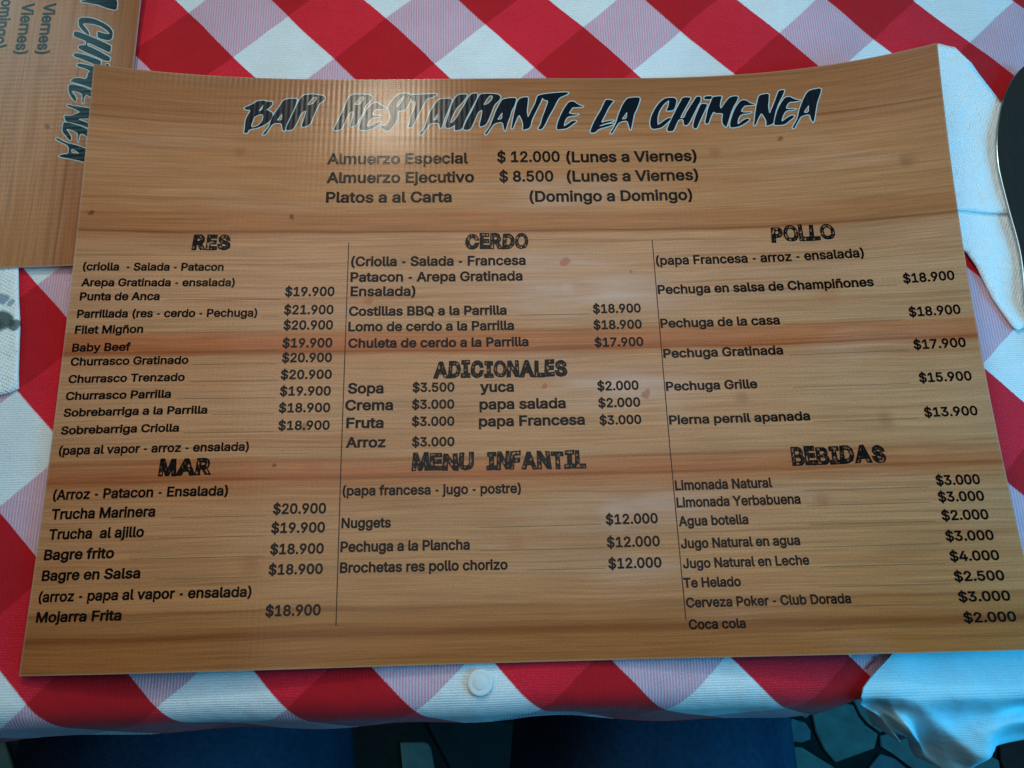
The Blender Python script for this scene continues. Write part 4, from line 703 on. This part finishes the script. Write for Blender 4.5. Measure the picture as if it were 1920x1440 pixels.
def build_menu(root, zf, keep=None):
    S = Sheet(root, zf)
    nu, nv, th = 144, 100, .0006
    V_, UVs, F_, MI = [], [], [], []
    for layer in (0, 1):
        for j in range(nv + 1):
            for i in range(nu + 1):
                u = -PW / 2 + PW * i / nu; v = -PH / 2 + PH * j / nv
                V_.append((u, v, zf(u, v) - th * layer)); UVs.append((u, v))
    n = nu + 1; k = n * (nv + 1)
    for j in range(nv):
        for i in range(nu):
            a = j * n + i
            F_.append((a, a + 1, a + n + 1, a + n)); MI.append(0)
            F_.append((a + k, a + n + k, a + n + 1 + k, a + 1 + k)); MI.append(1)
    ring = [i for i in range(n)] + [j * n + nu for j in range(1, nv + 1)] + [nv * n + i for i in range(nu - 1, -1, -1)] + [j * n for j in range(nv - 1, 0, -1)]
    for a, b in zip(ring, ring[1:] + ring[:1]):
        F_.append((a, a + k, b + k, b)); MI.append(2)
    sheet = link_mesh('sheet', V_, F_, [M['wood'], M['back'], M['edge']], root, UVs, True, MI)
    sheet.data.attributes.new('sharp_edge', 'BOOLEAN', 'EDGE')
    vset = set(ring) | set(r + k for r in ring)
    sh = sheet.data.attributes['sharp_edge'].data
    for e in sheet.data.edges:
        if e.vertices[0] in vset and e.vertices[1] in vset: sh[e.index].value = True
    # title, brush lettering with its pale halo
    tv, tf, hv, hf = [], [], [], []
    for polys in TITLE:
        lp = [round_loop([[a / 1e3, b / 1e3] for a, b in p]) for p in polys]
        vs, fs = poly_mesh(lp); b0 = len(tv); tv += [(p.x, p.y) for p in vs]; tf += [tuple(i + b0 for i in f) for f in fs]
        gl = [grow(lp[0], .00052)] + [grow(q, -.00045) for q in lp[1:]]
        vs, fs = poly_mesh(gl); b0 = len(hv); hv += [(p.x, p.y) for p in vs]; hf += [tuple(i + b0 for i in f) for f in fs]
    ti = S.lay('title', tv, tf, M['ink_title'], .00012)
    S.lay('title_outline', hv, hf, M['ink_halo'], .00006, ti)
    for kind, s, u0, u1, v, cap in TEXT:
        if keep and not keep(u0 / 1e3, v / 1e3): continue
        S.words(kind, s, u0 / 1e3, u1 / 1e3, v / 1e3, cap * 1.12 / 1e3, M['ink'], {'price': .027, 'dish_name': .027, 'side_note': .026}.get(kind, .025))
    for s, u0, u1, v, cap in HEAD:
        if keep and not keep(u0 / 1e3, v / 1e3): continue
        S.heading(s, u0 / 1e3, u1 / 1e3, v / 1e3, cap / 1e3)
    for u0, u1, v in LINES:
        if keep and not keep(u0 / 1e3, v / 1e3): continue
        S.strip('leader_line', [(u0 / 1e3, v / 1e3), (u1 / 1e3, v / 1e3)], .00022, M['ink_line'])
    for pts in ([(-.0850, .0515), (-.0845, -.0562), (-.0838, -.1308)], [(.0668, .0514), (.0667, -.0557), (.0671, -.1323)]):
        if keep and not keep(pts[0][0], pts[0][1]): continue
        S.strip('divider', pts, .00042, M['ink_rule'])
    return sheet

menu = empty('menu'); tag(menu, 'large wood-print restaurant menu lying whole in the middle of the table, corners curling up', 'menu', 'restaurant menus')
build_menu(menu, z_main)
menu2 = empty('menu', (-.3500, .2545, .0009), R(-89.2))
tag(menu2, 'second wood-print menu turned sideways at the top left, partly under the big menu', 'menu', 'restaurant menus')
build_menu(menu2, z_second, keep=lambda u, v: v > .06 and u > -.2)

# ------------------------------------------------------------------ paper napkins
def flat_sheet(name, outline, z, mat, th=.0008, cell=.004, hf=None, parent=None):
    """a flat outline of soft paper, triangulated on a grid inside its outline"""
    bm = bmesh.new()
    vs = [bm.verts.new((x, y, 0)) for x, y in outline]; bm.faces.new(vs)
    bmesh.ops.triangulate(bm, faces=bm.faces[:])
    for _ in range(5):
        ed = [e for e in bm.edges if e.calc_length() > cell]
        if not ed: break
        bmesh.ops.subdivide_edges(bm, edges=ed, cuts=1)
        bmesh.ops.triangulate(bm, faces=[f for f in bm.faces if len(f.verts) > 3])
    for v in bm.verts: v.co.z = z + (hf(v.co.x, v.co.y) if hf else 0)
    bm.normal_update()
    if sum(f.normal.z for f in bm.faces) < 0: bmesh.ops.reverse_faces(bm, faces=bm.faces[:])
    r = bmesh.ops.extrude_face_region(bm, geom=bm.faces[:])
    for v in [g for g in r['geom'] if isinstance(g, bmesh.types.BMVert)]: v.co.z += th
    bmesh.ops.recalc_face_normals(bm, faces=bm.faces[:])
    lay = bm.loops.layers.uv.new('UVMap')
    for f in bm.faces:
        f.smooth = abs(f.normal.z) > .6
        for l in f.loops: l[lay].uv = (l.vert.co.x, l.vert.co.y)
    me = bpy.data.meshes.new(name); bm.to_mesh(me); bm.free(); me.materials.append(mat)
    o = bpy.data.objects.new(name, me); C.objects.link(o)
    if parent: o.parent = parent
    return o

nm = napkin_mat('embossed_napkin')
wav = lambda x, y: .0007 * math.sin(x * 120 + y * 60) * math.sin(y * 70) + .0004
napr = empty('paper_napkin', (0, 0, 0)); tag(napr, 'white embossed paper napkin under the knife at the right of the menu', 'napkin')
top_o = [tuple(q) for q in NAP_R] + [(.285, .095), (.285, .058), (.2545, .0632), (.2386, .0640), (.2275, .0650), (.205, .066), (.196, .13), (.205, .150), (.226, .160)]
flat_sheet('upper_fold', top_o, .0006, nm, .0008, .004, lambda x, y: wav(x, y) + .0012 * math.exp(-((y - .066) / .008) ** 2), napr)
low_o = [(.198, .072), (.262, .070), (.2565, .0502), (.2535, .0345), (.2525, .0171), (.2515, .0040), (.2432, -.0004), (.2411, .0024), (.2383, .0087), (.2347, .0173), (.2299, .0348), (.2264, .0419), (.2243, .0443), (.205, .05)]
flat_sheet('lower_flap', low_o, .0002, nm, .0006, .004, wav, napr)

bl = [(-.2475, .0125, .0055, (.055, .085, .085), .92), (-.2425, .0105, .0032, (.055, .085, .085), .85), (-.2530, .0100, .006, (.06, .09, .09), .9), (-.2500, .0245, .0032, (.10, .20, .30), .75), (-.2545, .0300, .0032, (.10, .20, .30), .7),
      (-.2455, .0220, .002, (.12, .22, .30), .6), (-.2570, .0210, .004, (.08, .16, .25), .8), (-.262, .031, .005, (.08, .12, .14), .8)]
nl = napkin_mat('printed_napkin', bl, .0023, (.84, .87, .82))
lo = [tuple(q) for q in NAP_L[1:8]] + [(-.2440, -.0241), (-.30, -.030), (-.345, -.032), (-.345, .07), (-.246, .066)]
napl = flat_sheet('paper_napkin', lo, -.0009, nl, .0009, .004, lambda x, y: wav(x, y) * max(.05, min(1, (.030 - y) / .03)))
tag(napl, 'white paper napkin with dark blue printed blotches at the left edge, below the sideways menu', 'napkin')

# white cloth draped over the front right of the table
def build_drape():
    t = NT('blue_lit_white_cloth'); vec, U, V = uv_sep(t)
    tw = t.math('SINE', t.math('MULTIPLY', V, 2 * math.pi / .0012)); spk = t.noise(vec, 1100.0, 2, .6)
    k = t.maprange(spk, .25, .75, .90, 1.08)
    col = t.mix(1.0, (.42, .72, .80, 1), t.comb(k, k, k), 'MULTIPLY')  # white cloth, the window's blue light painted into its base colour
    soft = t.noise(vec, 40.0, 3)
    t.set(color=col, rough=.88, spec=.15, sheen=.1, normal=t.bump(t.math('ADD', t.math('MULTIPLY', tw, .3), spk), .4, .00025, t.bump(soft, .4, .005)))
    xl = sorted([(q[1], q[0]) for q in DR_L])                  # left border x at a given y
    tops = DR_T; hems = DR_H
    NX = 96; R0 = 14; R1 = 34
    V_, UVs, F_ = [], [], []
    for r in range(R0 + R1 + 1):
        for i in range(NX + 1):
            f = (i / NX) ** 1.25
            fx = f * (len(tops) - 1) ; a = min(int(fx), len(tops) - 2); q = fx - a
            tx = tops[a][0] * (1 - q) + tops[a + 1][0] * q; ty = tops[a][1] * (1 - q) + tops[a + 1][1] * q
            hx = hems[a][0] * (1 - q) + hems[a + 1][0] * q; hy = hems[a][1] * (1 - q) + hems[a + 1][1] * q
            if r <= R0:
                s = r / R0; y = -.112 + (ty + .112) * s
                xa = interp(y, xl)
                x = xa + (.30 - xa) * f if s < 1 else tx
                bl_ = s ** 3
                x = (xa + (.30 - xa) * f) * (1 - bl_) + tx * bl_
                z = .0016 + .0012 * math.sin(x * 70 + 2) * math.sin(y * 90) * (1 - bl_) + .0004 * math.sin(x * 210)
            else:
                s = (r - R0) / R1
                bulge = math.sin(min(1, s * 1.15) * math.pi * .5)
                x = tx + (hx - tx) * (s ** .9); y = ty + (hy - ty) * bulge; z = .0016 - .050 * (s ** 1.25)
                g = math.exp(-f * 4.0)
                ridge = lambda q: 1 - 2 * math.sqrt(math.sin(q) ** 2 + .04)
                fold = ridge(f * 15 - 3.2 * s + .4) * .0042 * g + ridge(f * 6.5 + 2.2 * s + 1.0) * .0030 + ridge(f * 9 - 5.5 * s) * .0016
                z += fold * math.sin(min(1, s * 1.1) * math.pi * .8) * 1.7
                y -= fold * .5 * math.sin(s * math.pi * .8)
                x += .0022 * math.sin(f * 17 + s * 4) * s
                z -= .009 * math.exp(-((s - .15) / .09) ** 2) * (.6 + .4 * math.sin(f * 8 + 1.2))
            V_.append((x, y, z)); UVs.append((x, y - max(0, -z)))
    n = NX + 1
    for r in range(R0 + R1):
        for i in range(NX):
            a = r * n + i; F_.append((a, a + n, a + n + 1, a + 1))
    k = len(V_)
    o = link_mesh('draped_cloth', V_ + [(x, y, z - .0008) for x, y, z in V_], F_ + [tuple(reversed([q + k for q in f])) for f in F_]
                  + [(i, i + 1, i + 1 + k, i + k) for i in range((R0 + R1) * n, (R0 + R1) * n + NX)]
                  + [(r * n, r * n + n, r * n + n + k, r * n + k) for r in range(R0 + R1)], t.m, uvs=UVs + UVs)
    return tag(o, 'plain white cloth with blue window light put in its colour, bunched over the front right edge of the table', 'cloth')
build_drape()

# ------------------------------------------------------------------ knife on the napkin
def build_knife():
    root = empty('table_knife', (.27, .05, .003)); tag(root, 'dark reflecting steel table knife resting on the white napkin at the right', 'knife')
    st = NT('polished_steel'); vec, U, V = obj_sep(st)
    n = st.noise(st.comb(st.math('MULTIPLY', U, 900), st.math('MULTIPLY', V, 60)), 1.0, 3)
    st.set(color=(.42, .44, .43), metal=1.0, rough=st.maprange(n, .2, .8, .16, .26), normal=st.bump(st.noise(vec, 900, 2), .06, .0002))
    left = [tuple(q) for q in KNIFE]
    # smooth the traced edge
    pts = left[:]
    for _ in range(2):
        q = [pts[0]]
        for a, b in zip(pts, pts[1:]):
            q += [(a[0] * .75 + b[0] * .25, a[1] * .75 + b[1] * .25), (a[0] * .25 + b[0] * .75, a[1] * .25 + b[1] * .75)]
        pts = q + [pts[-1]]
    neck = [(.2455, -.000), (.2466, -.006)]
    pts = [p for p in pts if p[1] > .012] + [(.2495, .0060), (.2530, .000)]
    spine = [(.2640, .000), (.2700, .030), (.2760, .060), (.2815, .095), (.2845, .125), (.2840, .143), (.2815, .152)]
    ol = [Vector((x - .27, y - .05)) for x, y in pts + spine]
    if sum(ol[i - 1].x * ol[i].y - ol[i].x * ol[i - 1].y for i in range(len(ol))) < 0: ol.reverse()
    c = sum(ol, Vector((0, 0))) / len(ol)
    def ring(d, z): return [(*(Vector(p)), z) for p in [Vector(g) for g in grow([list(p) for p in ol], d)]]
    rings = [ring(-.0008, 0), ring(-.0002, .0003), ring(0, .0008), ring(-.0002, .0013), ring(-.0007, .0016)]
    V_, F_ = [], []; n_ = len(ol)
    for r in rings: V_ += r
    for j in range(4):
        for i in range(n_):
            i2 = (i + 1) % n_; F_.append((j * n_ + i, j * n_ + i2, (j + 1) * n_ + i2, (j + 1) * n_ + i))
    F_.append(tuple(reversed(range(n_)))); F_.append(tuple(4 * n_ + i for i in range(n_)))
    b = link_mesh('blade', V_, F_, st.m, root, smooth=True)
    b.data.polygons[-1].use_smooth = False; b.data.polygons[-2].use_smooth = False
    # handle, tapered rounded bar running on toward the viewer, beyond the frame
    V_, F_ = [], []
    hp = [(.2585, .004, .0035, .0022), (.2590, -.004, .0045, .0030), (.2620, -.02, .0055, .0036), (.2665, -.05, .0065, .0042), (.2710, -.08, .0075, .0046), (.2735, -.098, .0068, .0042), (.2745, -.104, .003, .002)]
    m = 16
    for x, y, rx, rz in hp:
        for q in range(m):
            a = 2 * math.pi * q / m; V_.append((x - .27 + rx * math.cos(a), y - .05, .001 + rz * math.sin(a) * .8))
    for j in range(len(hp) - 1):
        for q in range(m):
            q2 = (q + 1) % m; F_.append((j * m + q, (j + 1) * m + q, (j + 1) * m + q2, j * m + q2))
    F_.append(tuple(range(m))); F_.append(tuple(reversed([(len(hp) - 1) * m + q for q in range(m)])))
    link_mesh('handle', V_, F_, st.m, root)
build_knife()

# ------------------------------------------------------------------ small things on the cloth
def build_button():
    t = NT('milky_plastic'); vec, U, V = obj_sep(t)
    t.set(color=(.80, .83, .80), rough=.6, trans=.15, spec=.3)
    prof = [(.0001, .0011), (.0016, .00105), (.0028, .0009), (.0034, .0006), (.0037, .0006), (.0046, .0007), (.0053, .0005), (.0056, .0002), (.0054, 0)]
    V_, F_ = [], []; m = 40
    for r, z in prof:
        for q in range(m): a = 2 * math.pi * q / m; V_.append((r * math.cos(a), r * math.sin(a), z))
    for j in range(len(prof) - 1):
        for q in range(m):
            q2 = (q + 1) % m; F_.append((j * m + q, (j + 1) * m + q, (j + 1) * m + q2, j * m + q2))
    F_.append(tuple(range(m))); F_.append(tuple(reversed([(len(prof) - 1) * m + q for q in range(m)])))
    o = link_mesh('plastic_button', V_, F_, t.m); o.location = (BTN[0][0], BTN[0][1] + .001, -.0016)
    tag(o, 'small round milky button on the cloth below the menu', 'button')
build_button()

def build_thread():
    pts = [Vector((x, y, -.0008)) for x, y in THREAD]; pts[1].x += .0004
    V_, F_ = [], []; m = 6; r = .00032
    for i, p in enumerate(pts):
        d = (pts[min(i + 1, len(pts) - 1)] - pts[max(i - 1, 0)]).normalized(); s = Vector((-d.y, d.x, 0))
        for q in range(m): a = 2 * math.pi * q / m; V_.append(p + s * r * math.cos(a) + Vector((0, 0, r * math.sin(a))))
    for j in range(len(pts) - 1):
        for q in range(m): q2 = (q + 1) % m; F_.append((j * m + q, j * m + q2, (j + 1) * m + q2, (j + 1) * m + q))
    o = link_mesh('loose_thread', V_, F_, plain('red_thread', (.5, .03, .04), .8))
    tag(o, 'short red loose thread on a pink check below the menu', 'thread')
build_thread()

# ------------------------------------------------------------------ the seated person's legs under the table
def build_person():
    jm = NT('denim'); vec, U, V = obj_sep(jm)
    n = jm.noise(vec, 260.0, 3); n2 = jm.noise(vec, 14.0, 2)
    tw = jm.math('SINE', jm.math('MULTIPLY', jm.math('ADD', U, V), 2 * math.pi / .0022))
    k = jm.math('ADD', jm.maprange(n, .2, .8, .75, 1.2), jm.math('MULTIPLY', tw, .04))
    col = jm.mix(jm.maprange(n2, .35, .65), (.020, .036, .070, 1), (.038, .064, .110, 1))
    jm.set(color=jm.mix(1.0, col, jm.comb(k, k, k), 'MULTIPLY'), rough=.9, spec=.1, normal=jm.bump(jm.math('ADD', n, jm.math('MULTIPLY', tw, .12)), .5, .001))
    me = bpy.data.meshes.new('person')
    pv = [(-.03, -.62, -.22), (-.03, -.62, -.08), (-.14, -.60, -.235), (.06, -.60, -.235), (-.215, -.36, -.250), (.085, -.36, -.250),
          (-.235, -.10, -.255), (.100, -.10, -.255), (-.215, -.07, -.45), (.10, -.07, -.45), (-.21, -.09, -.68), (.11, -.09, -.68), (-.21, .03, -.71), (.11, .03, -.71)]
    pe = [(0, 1), (0, 2), (0, 3), (2, 4), (3, 5), (4, 6), (5, 7), (6, 8), (7, 9), (8, 10), (9, 11), (10, 12), (11, 13)]
    rad = [.13, .14, .12, .11, .128, .116, .112, .100, .062, .062, .048, .048, .036, .036]
    me.from_pydata(pv, pe, [])
    o = bpy.data.objects.new('person', me); C.objects.link(o)
    md = o.modifiers.new('skin', 'SKIN'); md.use_smooth_shade = True
    for v, r in zip(me.skin_vertices[0].data, rad): v.radius = (r, r)
    me.skin_vertices[0].data[0].use_root = True
    s = o.modifiers.new('sub', 'SUBSURF'); s.levels = 2; s.render_levels = 2
    dg = bpy.context.evaluated_depsgraph_get(); dg.update()
    m2 = bpy.data.meshes.new_from_object(o.evaluated_get(dg))
    o.modifiers.clear(); o.data = m2; bpy.data.meshes.remove(me); m2.name = 'person'
    m2.materials.clear(); m2.materials.append(jm.m)
    for p in m2.polygons: p.use_smooth = True
    tag(o, 'person in blue jeans sitting at the table, only the thighs seen below the cloth', 'person')
build_person()
